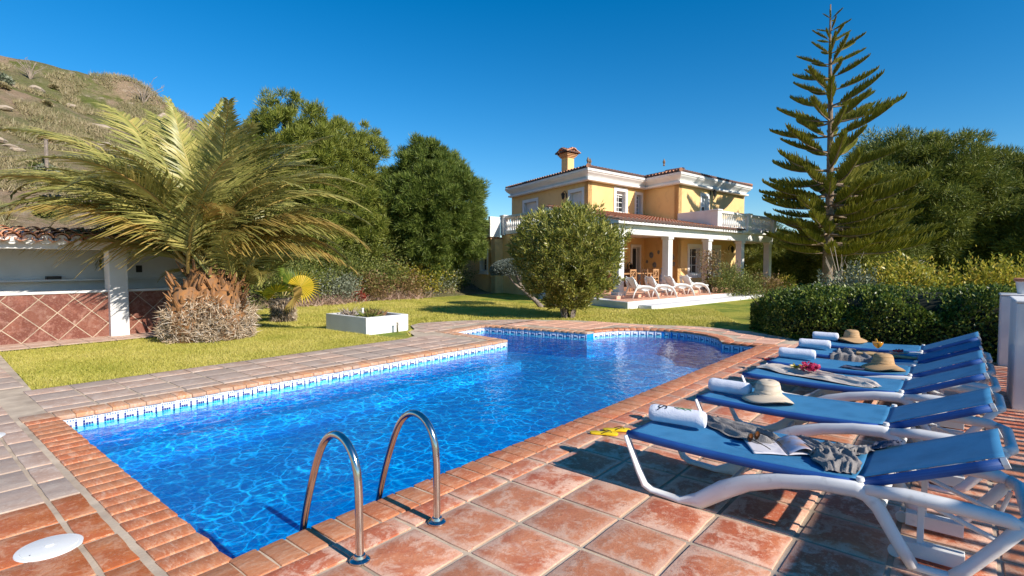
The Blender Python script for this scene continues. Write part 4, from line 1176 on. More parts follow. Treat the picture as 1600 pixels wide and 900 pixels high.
# yellow-green shrubs behind the hedge
def cx2(xc, d): return CW(xc, d)[:2]
ysh = [(*cx2(8.9,14.2),1.45,.85,2600,'loose grey-green shrub with bare twigs right of the araucaria trunk','shrub_grey'),
       (*cx2(9.75,13.9),1.62,.95,3200,'bushy yellow shrub behind the middle of the hedge','shrub_y'),
       (*cx2(10.5,13.8),1.80,.75,2600,'yellow-green shrub with tall upright shoots behind the hedge','shrub_y'),
       (*cx2(11.25,13.5),1.35,.7,2200,'low yellow shrub with orange tips behind the hedge','shrub_y'),
       (*cx2(11.95,13.4),1.75,.75,2600,'tall yellow shoots next to the flower pot on the wall','shrub_y'),
       (*cx2(12.9,13.6),1.85,.8,2400,'yellow shrub partly behind the white wall','shrub_y')]
for i, (x, y, h, r_, n_, lab, mk) in enumerate(ysh):
    t = shrub('yellow_shrub', lab, x, y, 0, h*.86, r_, n_, .10, .05, M[mk], 110+i, group='yellow shrubs behind the hedge', up=.5)
    # upright shoots
    for k in range(9):
        C = []; D = []
        bx, by = x+random.uniform(-.8,.8)*r_, y+random.uniform(-.8,.8)*r_; top = h*random.uniform(.85,1.13)
        for q in range(38):
            zz_ = h*.5 + (top-h*.5)*q/38
            C.append((bx+random.gauss(0,.012), by+random.gauss(0,.012), zz_)); a = q*2.4
            D.append((math.cos(a), math.sin(a), .8))
        link('shoot', leaf_mesh('shoot', np.array(C)-np.array([x,y,0]), np.array(D), .095, .045, M[mk]), t)
X, Y, _ = CW(12.1, 19.6)
t = thing('bare_branches', 'pale leafless branches beside the araucaria trunk', 'dead plant', (X, Y, 0))
b = MB()
for i in range(9):
    a = random.uniform(0,6.28); h = random.uniform(1.2,2.3)
    p1 = (X+.25*math.cos(a), Y+.25*math.sin(a), h*.5); p2 = (X+.6*math.cos(a), Y+.6*math.sin(a), h)
    b.tube([(X,Y,0), p1, p2], [.03,.02,.008], 5)
    b.tube([p1, (p1[0]+random.uniform(-.3,.3), p1[1]+random.uniform(-.3,.3), h*.85)], [.012,.004], 4)
b.build('stem', M['twig'], t, weld=False)

# ---------------- feathered palm ----------------
PX, PY = 4.45, 12.15
palm = thing('feather_palm', 'big clumping feather palm with arching yellow-green fronds and a shaggy trunk mass', 'palm tree', (PX, PY, 0))
def frond_mesh(seed, old=0, bend=1.0, L=1.0):
    """unit-length frond along +x rising then arching over; bend sets how far it falls"""
    r = np.random.RandomState(seed)
    ns = 26; S = np.linspace(0, 1, ns)
    ang0, ang1 = 0.0, -bend
    an = ang0 + (ang1-ang0)*S**1.6
    tw = np.cumsum(r.normal(size=ns)*.02)
    x = np.concatenate([[0], np.cumsum(np.cos(an[:-1])/ns)]); z = np.concatenate([[0], np.cumsum(np.sin(an[:-1])/ns)]); y = np.cumsum(tw)/ns*1.5
    P = np.stack([x, y, z], -1)
    Tn = unit(np.gradient(P, axis=0))
    Nn = unit(np.stack([-Tn[:,2], np.zeros(ns), Tn[:,0]], -1))
    Bn = np.cross(Tn, Nn)
    nl = 90; V = []; Fq = []; mi = []
    cnt = 0
    for side in (-1, 1):
        for i in range(nl):
            s = .13 + .87*(i+r.rand()*.5)/nl
            k = s*(ns-1); k0 = int(min(k, ns-2)); f = k-k0
            p = P[k0]*(1-f)+P[k0+1]*f; t_, n_, b_ = Tn[k0], Nn[k0], Bn[k0]
            ll = (.168*math.sin(math.pi*min(1, .16+s*.92)**.8)+.035)*(.85+.3*r.rand())
            fw = .55+.75*s + r.normal()*.10
            vee = .42 - .25*s + r.normal()*.16
            d = t_*fw + b_*side*1.0 + n_*vee
            d = d/np.linalg.norm(d)
            w = .0052*(1.15-.4*s)
            wd = np.cross(d, n_*1.0+b_*side*.4); wd = wd/np.linalg.norm(wd)
            g = np.array([0,0,-1.0])
            m1 = p + d*ll*.5; tip = p + d*ll + g*ll*(.24+.2*old+.22*r.rand())
            V += [p-wd*w*.5, p+wd*w*.5, m1+wd*w, m1-wd*w, tip+wd*w*.12, tip-wd*w*.12]
            Fq += [(cnt,cnt+1,cnt+2,cnt+3), (cnt+3,cnt+2,cnt+4,cnt+5)]; mi += [0,0]; cnt += 6
    mb = MB(); mb.tube([tuple(p) for p in P[::2]], [.0085*(1-.9*i/(len(P[::2])-1)) + .0008 for i in range(len(P[::2]))], 5, cap=False)
    V += [np.array(v) for v in mb.v]; Fq += [tuple(cnt+i for i in f) for f in mb.f]; mi += [1]*len(mb.f)
    return fastmesh('frond', np.array(V), np.array(Fq), [M['palm_old'] if old else M['palm'], M['rachis']], midx=mi)
fm = {(b_, o): [frond_mesh(300+i+int(b_*10)*3+o*50, o, b_) for i in range(3)] for b_ in (.6, 1.0, 1.5, 2.2) for o in (0, 1)}
def frond(az, el, L, bend, old=0, roll=0, at=(0,0,1.25)):
    k = min((.6,1.0,1.5,2.2), key=lambda q: abs(q-bend))
    o = link('frond', random.choice(fm[(k, old)]), palm, at, scale=(L,L,L))
    mtx = Matrix.Rotation(az, 4, 'Z') @ Matrix.Rotation(-el, 4, 'Y') @ Matrix.Rotation(roll, 4, 'X')
    o.rotation_euler = mtx.to_euler()
CA = R(40)     # bearing of the view direction
def camaz(deg): return CA - R(deg)       # degrees to the right of the view direction
# fronds that the photograph shows one by one: (bearing right of view, rise, length, fall, old)
named = [(-86,52,4.5,1.0,0), (-76,66,4.3,1.0,0), (-92,38,4.4,1.0,0), (-84,24,4.1,.6,0), (-98,12,3.8,.6,1), (-100,28,4.2,1.0,0), (-70,80,3.5,.6,0), (35,84,3.9,.6,0),
         (75,68,4.0,1.0,0), (85,56,4.1,1.5,0), (92,44,4.0,1.5,0), (84,34,4.0,1.5,1), (98,22,3.7,1.0,0), (78,12,3.3,1.0,1), (70,58,3.7,1.0,0), (-60,56,4.0,1.5,0),
         (150,70,3.0,2.2,0), (-150,68,3.0,2.2,0), (-120,52,3.3,1.5,0), (125,46,3.0,1.5,1), (-125,30,2.9,1.0,1), (60,82,3.7,.6,0), (-40,72,4.0,1.0,0), (-105,56,3.6,2.2,0), (10,76,4.0,1.0,0), (-20,70,4.0,.6,0), (-75,34,3.7,1.5,1), (-62,30,3.2,1.5,0), (66,30,3.4,1.5,1), (72,44,3.8,1.5,0), (-95,45,4.1,1.5,0), (80,76,3.9,1.5,0), (50,70,3.9,1.5,0)]
for a, e, L, bd, od in named:
    frond(camaz(a+random.uniform(-3,3)), R(e+3), L*(1.2 if a < 0 else 1.0), bd, od, random.uniform(-.3,.3), (random.uniform(-.25,.25), random.uniform(-.25,.25), 1.55+random.uniform(-.1,.15)))
for i in range(24):
    a = i*137.5; e = 84 - 52*((i+.5)/24)**1.2 + random.uniform(-6,6)
    if 110 < a % 360 < 250: e = max(e, 56)
    frond(camaz(a), R(e), random.uniform(3.2,4.3), random.choice((1.0,1.0,1.5,1.5,2.2)), int(e < 30 and random.random() < .35), random.uniform(-.5,.5),
          (random.uniform(-.5,.5), random.uniform(-.4,.4), 1.35+random.uniform(-.15,.2)))
# second crown to the right and behind, lower
for i in range(24):
    a = i*137.5+40; e = 82 - 50*((i+.5)/24) + random.uniform(-6,6)
    frond(camaz(a), R(e), random.uniform(1.9,2.9), random.choice((.6,1.0,1.5)), 0, random.uniform(-.5,.5), (.72+random.uniform(-.2,.3), .12+random.uniform(-.3,.3), 1.0+random.uniform(-.1,.2)))
# trunk mass: stubby boots and dry fibre
b = MB()
for (x, y, r_, h) in ((0,0,.40,1.45), (.35,.1,.38,1.3), (.55,.05,.32,1.0), (-.35,-.1,.32,1.1), (.3,-.3,.36,1.0)):
    b.tube([(PX+x, PY+y, -.05), (PX+x*1.0, PY+y, h*.5), (PX+x*1.05, PY+y*1.05, h)], [r_, r_*1.05, r_*.6], 12)
b.build('trunk', M['husk_orange'], palm, smooth='all', weld=False)
bt = MB()
for i in range(210):
    a = random.uniform(0,6.28); cx0, cy0, r_, h = random.choice(((0,0,.42,1.5), (.35,.1,.40,1.4), (.55,.05,.34,1.1), (-.35,-.1,.34,1.15), (.3,-.3,.38,1.1)))
    z_ = random.uniform(.55, h+.1); s = Vector((PX+cx0+r_*.85*math.cos(a), PY+cy0+r_*.85*math.sin(a), z_))
    e = s + Vector((math.cos(a)*random.uniform(.05,.14), math.sin(a)*random.uniform(.05,.14), random.uniform(.10,.24)))
    bt.tube([s, s.lerp(e,.5), e], [.045,.034,.014], 5, flat=.5)
tag(bt.build('leaf_boots', M['husk_orange'], palm, weld=False), kind='stuff')
n = 17000
a = rng.rand(n)*6.28
cl5 = np.array([(-.42,-.1,.36,.75), (-.1,.0,.46,1.05), (.2,-.25,.44,.9), (.42,.1,.42,1.0), (.62,-.05,.34,.7), (.15,.1,.40,1.1), (.0,-.35,.34,.55), (.45,-.3,.32,.5)])
cs = cl5[rng.randint(0,len(cl5),n)]
zz = rng.rand(n)**.9*cs[:,3]*.86
kz = np.array([1+.35*noise.noise(Vector((math.cos(a_)*1.7+c_[0]*3, math.sin(a_)*1.7, z_*3.5))) for a_, c_, z_ in zip(a, cs, zz)])
C = np.stack([cs[:,0]+np.cos(a)*cs[:,2]*kz, cs[:,1]+np.sin(a)*cs[:,2]*kz, zz], -1)
D = np.stack([np.cos(a)*.5, np.sin(a)*.5, np.full(n, .25)], -1) + rng.normal(size=(n,3))*np.array([.8,.8,.75])
link('dry_fibre', needle_mesh('dry_fibre', C, D, .06+.17*rng.rand(n)**2, .020, M['husk']), palm)

# ---------------- fan palm ----------------
fx, fy = 7.15, 14.1
fp = thing('fan_palm', 'small fan palm with one bright yellow leaf beside the clumping palm', 'palm tree', (fx, fy, 0))
b = MB(); b.tube([(fx,fy,-.05), (fx,fy,.3), (fx,fy,.62)], [.27,.30,.24], 12); b.build('trunk', M['dark_bark'], fp, smooth='all', weld=False)
n = 1500; a = rng.rand(n)*6.28; C = np.stack([np.cos(a)*.27, np.sin(a)*.27, rng.rand(n)*.6], -1)
link('dry_fibre', needle_mesh('dry_fibre', C, np.stack([np.cos(a), np.sin(a), rng.normal(size=n)*.8], -1), .12, .02, M['husk']), fp)
def fan(az, el, stalk, rad, col, tilt=0):
    b = MB(); d = Vector((math.cos(az)*math.cos(el), math.sin(az)*math.cos(el), math.sin(el)))
    s = Vector((0,0,.6)); e = s + d*stalk; b.tube([s, s.lerp(e,.5)+Vector((0,0,.05)), e], .012, 5, mi=1)
    side = d.cross(Vector((0,0,1))).normalized(); up = side.cross(d); up = (up*math.cos(tilt)+side*math.sin(tilt)).normalized(); s2 = d.cross(up)
    K = 26
    for k in range(K):
        t0 = R(-125+250*k/K); t1 = R(-125+250*(k+1)/K); tm_ = (t0+t1)/2
        f = lambda t, r, lift=0: e + (d*math.cos(t)+s2*math.sin(t))*r + up*lift
        b.add([e, f(t0,rad*.62,0), f(tm_,rad*.62,.02), f(tm_,rad*random.uniform(.92,1.05),-.03)], [(0,1,3,2)])
        b.add([e, f(tm_,rad*.62,.02), f(t1,rad*.62,0), f(tm_,rad*1.0,-.03)], [(0,1,3,2)][:0] or [(0,1,2)])
    return link('fan_leaf', b.mesh('fan_leaf', [col, M['rachis']], weld=False), fp)
M['fan_green'] = leafmat('fan_green', [(.06,.12,.015), (.13,.20,.025), (.25,.28,.04)], trans=.35)
fan(camaz(62), R(35), .55, .56, leafmat('yellow_fan', [(.36,.34,.03), (.58,.44,.03), (.72,.50,.05)], trans=.35, nscale=3), tilt=1.05)
fan(camaz(-30), R(75), .65, .5, M['fan_green'], 1.2)
fan(camaz(-100), R(15), .35, .5, M['fanpalm'], .3)
fan(camaz(20), R(50), .5, .5, M['fan_green'], 1.5)
fan(camaz(120), R(10), .45, .5, M['palm_old'], 1.0)
fan(camaz(-170), R(30), .4, .5, M['fanpalm'], .5)

# ---------------- grass ----------------
def grass(name, poly, dens, h, w, seedz):
    xs = [p[0] for p in poly]; ys = [p[1] for p in poly]
    n = int((max(xs)-min(xs))*(max(ys)-min(ys))*dens)
    Pq = np.stack([rng.uniform(min(xs), max(xs), n), rng.uniform(min(ys), max(ys), n)], -1)
    ins = np.zeros(n, bool); m = len(poly)
    for i in range(m):
        (x1,y1),(x2,y2) = poly[i], poly[(i+1) % m]
        c = ((y1 > Pq[:,1]) != (y2 > Pq[:,1])) & (Pq[:,0] < (x2-x1)*(Pq[:,1]-y1)/((y2-y1) or 1e-9)+x1); ins ^= c
    Pq = Pq[ins]; n = len(Pq)
    C = np.concatenate([Pq, np.full((n,1), -.03)], 1)
    D = np.concatenate([rng.normal(size=(n,2))*.75, np.ones((n,1))], 1)
    return tag(link(name, needle_mesh(name, C, D, h*(.6+.8*rng.rand(n)), w, M['grass_blade'])), kind='stuff')
grass('grass', [(1.26,8.93), (7.15,8.95), (7.05,10.0), (6.95,11.9), (6.2,13.3), (1.42,13.15)], 4200, .05, .011, 1)
grass('grass', [(7.5,9.2), (7.95,9.85), (8.3,10.1), (8.75,10.8), (9.3,11.05), (10.4,10.6), (11.6,9.6), (12.5,8.15), (12.8,6.3), (13.3,4.9), (14.5,4.4), (18.5,6.5), (16.2,9.2), (16.5,15), (15,18.5), (9,18.6), (6,15.2), (6.2,13.3), (8.35,11.8), (8.35,10.15)], 1500, .065, .018, 2)

# ---------------- scrub on the hill ----------------
n = 44000
q = rng.uniform(-1.25, -.1, n); Yh = 19.5 + 33*rng.rand(n)**.8
d_ = Yh/(SY - q*CY); Xh = d_*CY + q*d_*SY
Zh = np.array([hill_z(x, y) for x, y in zip(Xh, Yh)])
C = np.stack([Xh, Yh, Zh], -1)
clump = np.array([noise.noise(Vector((x*.35, y*.35, 7))) for x, y in zip(Xh, Yh)]) > -.02
C = C[clump]; n = len(C)
rep = 9
C2 = np.repeat(C, rep, 0) + rng.normal(size=(n*rep, 3))*np.array([.12,.12,.02])
D2 = rng.normal(size=(n*rep, 3))*.6 + np.array([0,0,1.0])
tag(link('hill_scrub', needle_mesh('hill_scrub', C2, D2, .16+.22*rng.rand(n*rep), .035, M['scrub'])), kind='stuff')
for i in range(46):
    qq = random.uniform(-1.1, -.3); yy = random.uniform(24, 48); dd = yy/(SY-qq*CY); xx = dd*CY+qq*dd*SY
    zz_ = hill_z(xx, yy); s = random.uniform(.35,.9)
    n = 420; Dq = rand_dirs(n); Dq[:,2] = np.abs(Dq[:,2])
    mk = random.choice(('shrub_g','scrub','shrub_grey','shrub_r'))
    lab = {'shrub_g':'low dark green bush on the dry hillside','scrub':'low dry brown bush on the hillside','shrub_grey':'low grey green bush on the dry hillside','shrub_r':'low reddish bush on the dry hillside'}[mk]
    o = tag(link('hill_bush', leaf_mesh('hill_bush', Dq*s*.55*(.6+.4*rng.rand(n))[:,None], Dq+rng.normal(size=(n,3))*.4, .16, .09, M[mk]), None, (xx,yy,zz_)), lab, 'bush', lab[4:].replace('bush','bushes'))
# bare tree on the skyline
def bare_tree(px_q, Yb, h, label, seed):
    random.seed(seed)
    dd = Yb/(SY-px_q*CY); xx = dd*CY+px_q*dd*SY; z0 = hill_z(xx, Yb)
    t = thing('bare_tree', label, 'tree', (xx, Yb, z0), 'bare grey bushes on the skyline'); b = MB()
    for i in range(16):
        a = random.uniform(0,6.28); r_ = random.uniform(.2,.75)*h; tz = h*random.uniform(.5,1)
        p1 = Vector((xx+.3*r_*math.cos(a), Yb+.3*r_*math.sin(a), z0+tz*.5)); p2 = Vector((xx+r_*math.cos(a), Yb+r_*math.sin(a), z0+tz))
        b.tube([(xx,Yb,z0-.1), p1, p2], [.035,.024,.01], 4, cap=False)
        for k in range(3):
            s = p1.lerp(p2, random.random()); b.tube([s, s+Vector((random.uniform(-.4,.4), random.uniform(-.4,.4), random.uniform(.2,.5)))*h*.35], [.014,.006], 4, cap=False)
    b.build('branches', M['twig'], t, weld=False)
bare_tree(-.675, 47.0, 1.9, 'bare grey bush on the hill skyline above the palm', 5)
bare_tree(-.88, 47.0, 1.2, 'small bare bush on the skyline at the upper end of the hill', 6)
random.seed(77)
# fence posts and wire on the hill
pts = []
for i, (qq, yy, lab) in enumerate(((-.857,30.5,'grey wooden fence post standing alone on the hillside left of the palm'), (-.60,34,'grey fence post on the hillside hidden among palm fronds'), (-1.15,28.5,'grey fence post at the left end of the hillside fence'))):
    dd = yy/(SY-qq*CY); xx = dd*CY+qq*dd*SY; z0 = hill_z(xx, yy)
    o = MB(); o.tube([(0,0,-.2), (0,0,1.6)], .07, 7); o.box(-.08,.08,-.08,.08,1.6,1.63)
    tag(link('fence_post', o.mesh('fence_post', M['grey_bark']), None, (xx,yy,z0)), lab, 'fence post', 'fence posts on the hillside'); pts.append(Vector((xx,yy,z0)))
wb = MB()
for a, b2 in ((pts[2],pts[0]), (pts[0],pts[1])):
    for hz_ in (.5,1.0,1.45): wb.tube([a+Vector((0,0,hz_)), b2+Vector((0,0,hz_))], .008, 4)
tag(wb.build('fence_wire', M['grey_bark'], None, weld=False), 'thin wires strung between the posts on the hillside', 'fence wire')

rk = [MB() for _ in range(4)]; rmes = []
for i, b in enumerate(rk):
    b.lathe([(.0001,-.3), (.4,-.15), (.5,.05), (.36,.25), (.16,.34), (.0001,.36)], (0,0,0), 7)
    b.v = [tuple(c*(1+.45*noise.noise(Vector((v[0]*2.1+i*7, v[1]*2.1, v[2]*2.1+i)))) for c in v) for v in b.v]
    rmes.append(b.mesh('rock', mat('pale_rock', (.46,.37,.28), .95, (.34,.26,.19), 4, bmp=1, bscale=9, bdist=.05)))
for i in range(42):
    qq = random.uniform(-1.12, -.35); yy = random.uniform(22, 47); dd = yy/(SY-qq*CY); xx = dd*CY+qq*dd*SY
    s_ = random.uniform(.3,1.1)
    tag(link('rock', random.choice(rmes), None, (xx,yy,hill_z(xx,yy)), random.uniform(0,6), (s_*1.5,s_,s_*.8)), 'pale weathered rock lying on the dry hillside', 'rock', 'pale rocks on the hillside')
# ---------------- bath house on the left ----------------
BY = 14.15
bh = thing('bath_house', 'low white bath house with red tiled dado and clay tile roof behind the palm', 'outbuilding', (3.3, BY, 0))
b = MB(); b.box(-1.6, 5.6, BY, BY+.16, -.05, .955); b.build('dado_wall', M['grout'], bh)
M['dado'] = terracotta('glossy_red_dado_tile', (.25,.095,.065), (.36,.19,.14), (.15,.05,.035), rough=.28, scuff=.4)
# diagonal squares, clipped to the dado
def clip(poly, ax, lim, keep_less):
    out = []
    for i in range(len(poly)):
        p, q = poly[i], poly[(i+1) % len(poly)]
        ip = (p[ax] <= lim) if keep_less else (p[ax] >= lim); iq = (q[ax] <= lim) if keep_less else (q[ax] >= lim)
        if ip: out.append(p)
        if ip != iq:
            t = (lim-p[ax])/(q[ax]-p[ax]); out.append((p[0]+(q[0]-p[0])*t, p[1]+(q[1]-p[1])*t))
    return out
S_ = .40; hh_ = S_/math.sqrt(2)
for i in range(-8, 22):
    for j in range(-1, 5):
        cx_, cz_ = 1.0 + i*hh_, j*hh_
        if (i+j) % 2: continue
        g = hh_-.012
        p = [(cx_-g,cz_), (cx_,cz_-g), (cx_+g,cz_), (cx_,cz_+g)]
        for ax_i, lim, kl in ((0,.2,False), (0,5.9,True), (1,.0,False), (1,.94,True)): 
            if p: p = clip(p, ax_i, lim, kl)
        if len(p) < 3: continue
        area = abs(sum(p[k][0]*p[(k+1)%len(p)][1]-p[(k+1)%len(p)][0]*p[k][1] for k in range(len(p))))/2
        if area < .004: continue
        t = MB(); t.prism(p, BY-.008, BY+.002, axis='y'); t.build('dado_tile', M['dado'], bh, bevel=0)
b = MB(); b.box(-1.6, 5.6, BY-.03, BY+.2, .956, 1.0); b.build('ledge', M['white_wall'], bh)
for x in (-.6, 3.27):
    b = MB(); b.box(x, x+.34, BY-.16, BY+.22, -.02, 1.86); b.build('pillar', M['white_wall'], bh, bevel=.012)
b = MB(); b.box(-1.6, 5.6, BY-.17, BY+.23, 1.861, 2.02); b.build('lintel', M['white_wall'], bh, bevel=.01)
b = MB(); b.box(-1.6, 5.6, BY+1.3, BY+1.5, -.05, 2.15); b.box(-1.6, -1.45, BY+.2, BY+1.3, -.05, 2.0); b.box(5.45, 5.6, BY+.2, BY+1.3, -.05, 2.0); b.build('back_wall', M['white_wall'], bh, weld=False)
b = MB(); b.box(-1.6, 5.4, BY+1.02, BY+1.298, 1.18, 1.22); b.build('shelf', M['white_wall'], bh)
b = MB(); b.box(2.45, 2.7, BY+1.1, BY+1.28, 1.222, 1.29); tag(b.build('small_box', M['dark_iron'], None), 'small dark box on the shelf inside the bath house', 'box')
b = MB(); b.box(4.15, 4.27, BY+1.26, BY+1.3, 1.35, 1.52); b.build('switch_box', M['dark_iron'], bh)
rs = MB(); rs.add([(-1.7,BY-.32,2.03), (5.7,BY-.32,2.03), (5.7,BY+1.4,2.27), (-1.7,BY+1.4,2.27), (-1.7,BY-.32,2.0), (5.7,BY-.32,2.0), (5.7,BY+1.4,2.20), (-1.7,BY+1.4,2.20)],
   [(0,1,2,3), (4,7,6,5), (0,4,5,1), (2,6,7,3), (0,3,7,4), (1,5,6,2)])
rsl = rs.build('roof', M['white_wall'], bh, weld=False)
def barrel_tile():
    b = MB(); ring = []
    for l, r_, dz in ((0,.118,.035), (.42,.10,0)):
        for k in range(9):
            th = math.pi*k/8; ring.append((math.cos(th)*r_, l, math.sin(th)*r_*.85+dz))
    b.add(ring, [(k,k+1,10+k,9+k) for k in range(8)])
    return b.mesh('roof_tile', M['roof'], smooth='all', solid=.014)
bt_me = barrel_tile(); slope = math.atan2(.30, 2.02)
random.seed(3)
for i in range(36):
    x = -1.2 + i*.245
    for j in range(4):
        l = j*.40 - .06
        y = BY-.34 + l*math.cos(slope); z = 2.05 + l*math.sin(slope)
        if i > 27: continue
        o = link('roof_tile', bt_me, rsl, (x-3.3+random.uniform(-.006,.006), y-BY, z)); o.rotation_euler = (slope, 0, random.uniform(-.02,.02))
        # trough tile between the covers
        if j < 3:
            o = link('roof_tile', bt_me, rsl, (x+.1225-3.3, y-BY+.01, z+.06)); o.rotation_euler = (slope, math.pi, 0); o.scale = (.82,1,.7)
sc_ = MB()
for i in range(28):
    x = -1.2 + i*.245
    sc_.tube([(x, BY-.31, 2.04), (x, BY-.2, 2.065)], .10, 10)
tag(sc_.build('mortar_scallops', M['white_wall'], rsl, weld=False), kind='stuff')

# ---------------- planter, tap, skimmer lids, ladder ----------------
pl = thing('planter_box', 'low rectangular white masonry planter at the corner of the lawn', 'planter', (7.6, 10.9, 0))
b = MB()
x0, x1, y0, y1, h, th = 7.02, 8.2, 10.12, 11.75, .36, .11
b.box(x0,x1,y0,y0+th,-.03,h); b.box(x0,x1,y1-th,y1,-.03,h); b.box(x0,x0+th,y0+th,y1-th,-.03,h); b.box(x1-th,x1,y0+th,y1-th,-.03,h)
b.build('box', M['white'], pl, weld=False)
b = MB(); b.box(x0+th,x1-th,y0+th,y1-th,-.03,.27); b.build('soil', mat('soil', (.10,.06,.04), 1, (.16,.10,.07), 20), pl)
for i, (x, y, lab) in enumerate(((7.35,10.5,'spiky green plant at the near left end of the white planter'), (7.75,10.75,'spiky plant with brown tips in the middle of the white planter'), (7.95,11.3,'low plant at the far end of the white planter'), (7.35,11.3,'trailing dry plant behind the white stake in the planter'))):
    t = thing('succulent_plant', lab, 'plant', (x,y,.27), 'plants in the white planter')
    n = 90; a = rng.rand(n)*6.28
    link('leaves', leaf_mesh('leaves', rng.normal(size=(n,3))*np.array([.06,.06,.01]), np.stack([np.cos(a), np.sin(a), .3+rng.rand(n)], -1), (.2+.16*rng.rand(n)), .035, M[('shrub_g','shrub_r','shrub_g','twig')[i]]), t)
b = MB(); b.tube([(7.28,10.62,.2), (7.28,10.62,.52)], .025, 10); b.tube([(7.28,10.62,.52), (7.28,10.62,.54)], .032, 10)
tag(b.build('plastic_pipe', M['plastic'], None, weld=False), 'short white pipe sticking up from the soil of the planter', 'pipe')
b = MB(); b.tube([(7.75,9.95,-.03), (7.75,9.95,.2)], .022, 8); b.tube([(7.75,9.95,.17), (7.75,9.87,.17), (7.75,9.86,.13)], .014, 8); b.lathe([(.03,0), (.03,.015)], (7.75,9.95,.2), 8)
tag(b.build('garden_tap', M['steel'], None, weld=False), 'small garden tap standing in front of the white planter', 'tap')
def skimmer(x, y, lab):
    t = thing('skimmer_lid', lab, 'pool lid', (x,y,0), 'white round skimmer lids in the deck')
    b = MB(); b.lathe([(.152,0), (.150,.004), (.140,.006), (.0001,.006)], (x,y,.0035), 40); b.build('rim', M['white'], t, smooth=True)
    b = MB(); b.lathe([(.125,.0), (.125,.004), (.118,.006), (.0001,.008)], (x,y,.0097), 40); b.build('lid', M['white'], t, smooth=True)
    b = MB(); b.lathe([(.022,.0), (.018,.008), (.0001,.009)], (x,y,.0157), 16); b.build('finger_knob', M['white'], t, smooth=True)
    b = MB(); b.lathe([(.006,.0), (.0001,.001)], (x-.09,y-.05,.0157), 8); b.build('screw', M['dark_iron'], t)
skimmer(.585, 3.87, 'round white skimmer lid in the orange tiles at the pool corner')
skimmer(.60, 6.78, 'round white skimmer lid in the grey tiles further up the short side')
rail_p = [(0,2.42,.0), (0,2.42,.20), (0,2.422,.40), (0,2.435,.50), (0,2.47,.575), (0,2.53,.63), (0,2.605,.652), (0,2.685,.635), (0,2.76,.575), (0,2.82,.48), (0,2.875,.36), (0,2.94,.2), (0,2.995,.04), (0,3.03,-.09), (0,3.045,-.3), (0,3.05,-.58)]
for _ in range(2):      # round the bends
    q_ = [rail_p[0]]
    for a_, b_ in zip(rail_p[:-1], rail_p[1:]):
        q_ += [tuple(a_[k]*.75+b_[k]*.25 for k in range(3)), tuple(a_[k]*.25+b_[k]*.75 for k in range(3))]
    rail_p = q_ + [rail_p[-1]]
for x, lab in ((1.62, 'curved steel handrail of the pool ladder nearest the pool corner'), (2.17, 'curved steel handrail of the pool ladder further from the pool corner')):
    t = thing('pool_handrail', lab, 'handrail', (x, 2.42, 0), 'steel handrails of the pool ladder')
    b = MB(); b.tube([(x, p[1], p[2]) for p in rail_p], .0215, 18); b.build('rail', M['steel'], t, smooth='all')
    b = MB(); b.lathe([(.055,.006), (.055,.014), (.046,.022), (.034,.026), (.030,.040), (.0225,.042)], (x,2.42,.002), 28); b.build('flange', M['steel'], t, smooth=True)
t = thing('pool_steps', 'steel rungs of the pool ladder under the water', 'ladder', (1.9,3.0,-.4))
for z_ in (-.36, -.52): 
    b = MB(); b.box(1.645,2.145,3.01,3.08,z_-.012,z_+.012); b.build('rung', M['steel'], t)

# ---------------- white walls and pergola on the right ----------------
def pier(x0, x1, y0, y1, h, lab):
    t = thing('low_wall', lab, 'wall', ((x0+x1)/2, (y0+y1)/2, 0), 'low white walls behind the loungers')
    b = MB(); b.box(x0,x1,y0,y1,-.01,h-.03); b.build('wall_body', M['white_wall'], t, bevel=.02)
    b = MB(); b.box(x0-.012,x1+.012,y0-.012,y1+.012,h-.029,h); b.build('wall_cap', M['white_wall'], t, bevel=.012)
pier(7.9, 8.9, -2.4, -.45, 1.19, 'near low white wall at the edge of the deck beside the loungers')
pier(11.1, 11.5, -2.6, -.455, 1.115, 'far low white wall carrying the flower pot at the end of the hedge')
t = thing('flower_pot', 'white flower pot with a terracotta rim on the far low wall', 'flower pot', (11.28, -.72, 1.115))
b = MB(); b.lathe([(.075,0), (.105,.19), (.0001,.19)], (11.28,-.72,1.116), 18); b.build('pot', M['white'], t, smooth=True)
b = MB(); b.lathe([(.108,.19), (.125,.195), (.125,.235), (.11,.24), (.0001,.22)], (11.28,-.72,1.116), 18); b.build('rim', M['roof'], t, smooth=True)
pg = thing('pergola', 'slatted timber pergola outside the frame whose shadow stripes the deck', 'pergola', (7, -4, 0))
PGY = .30 - 2.5/math.tan(R(SUN_EL))
for x in (2.4, 5.5, 8.6, 11.7):
    b = MB(); b.box(x, x+.14, PGY-.25, PGY-.11, 0, 2.5); b.build('post', M['white_wall'], pg)
b = MB(); b.box(2.05, 12.1, PGY, PGY+.22, 2.46, 2.60); b.build('beam', M['wood'], pg)
b = MB(); b.box(2.05, 12.1, PGY-3.2, PGY-3.06, 2.46, 2.60); b.build('beam', M['wood'], pg)
sl_ = MB(); sl_.box(-.028,.028,-3.3,.01,2.602,2.70); sme = sl_.mesh('slat', M['wood'])
for i in range(64):
    o = link('slat', sme, pg, (2.1+i*.157-7, PGY+4-.0, 0)); o.rotation_euler = (0, 0, R(5.5))

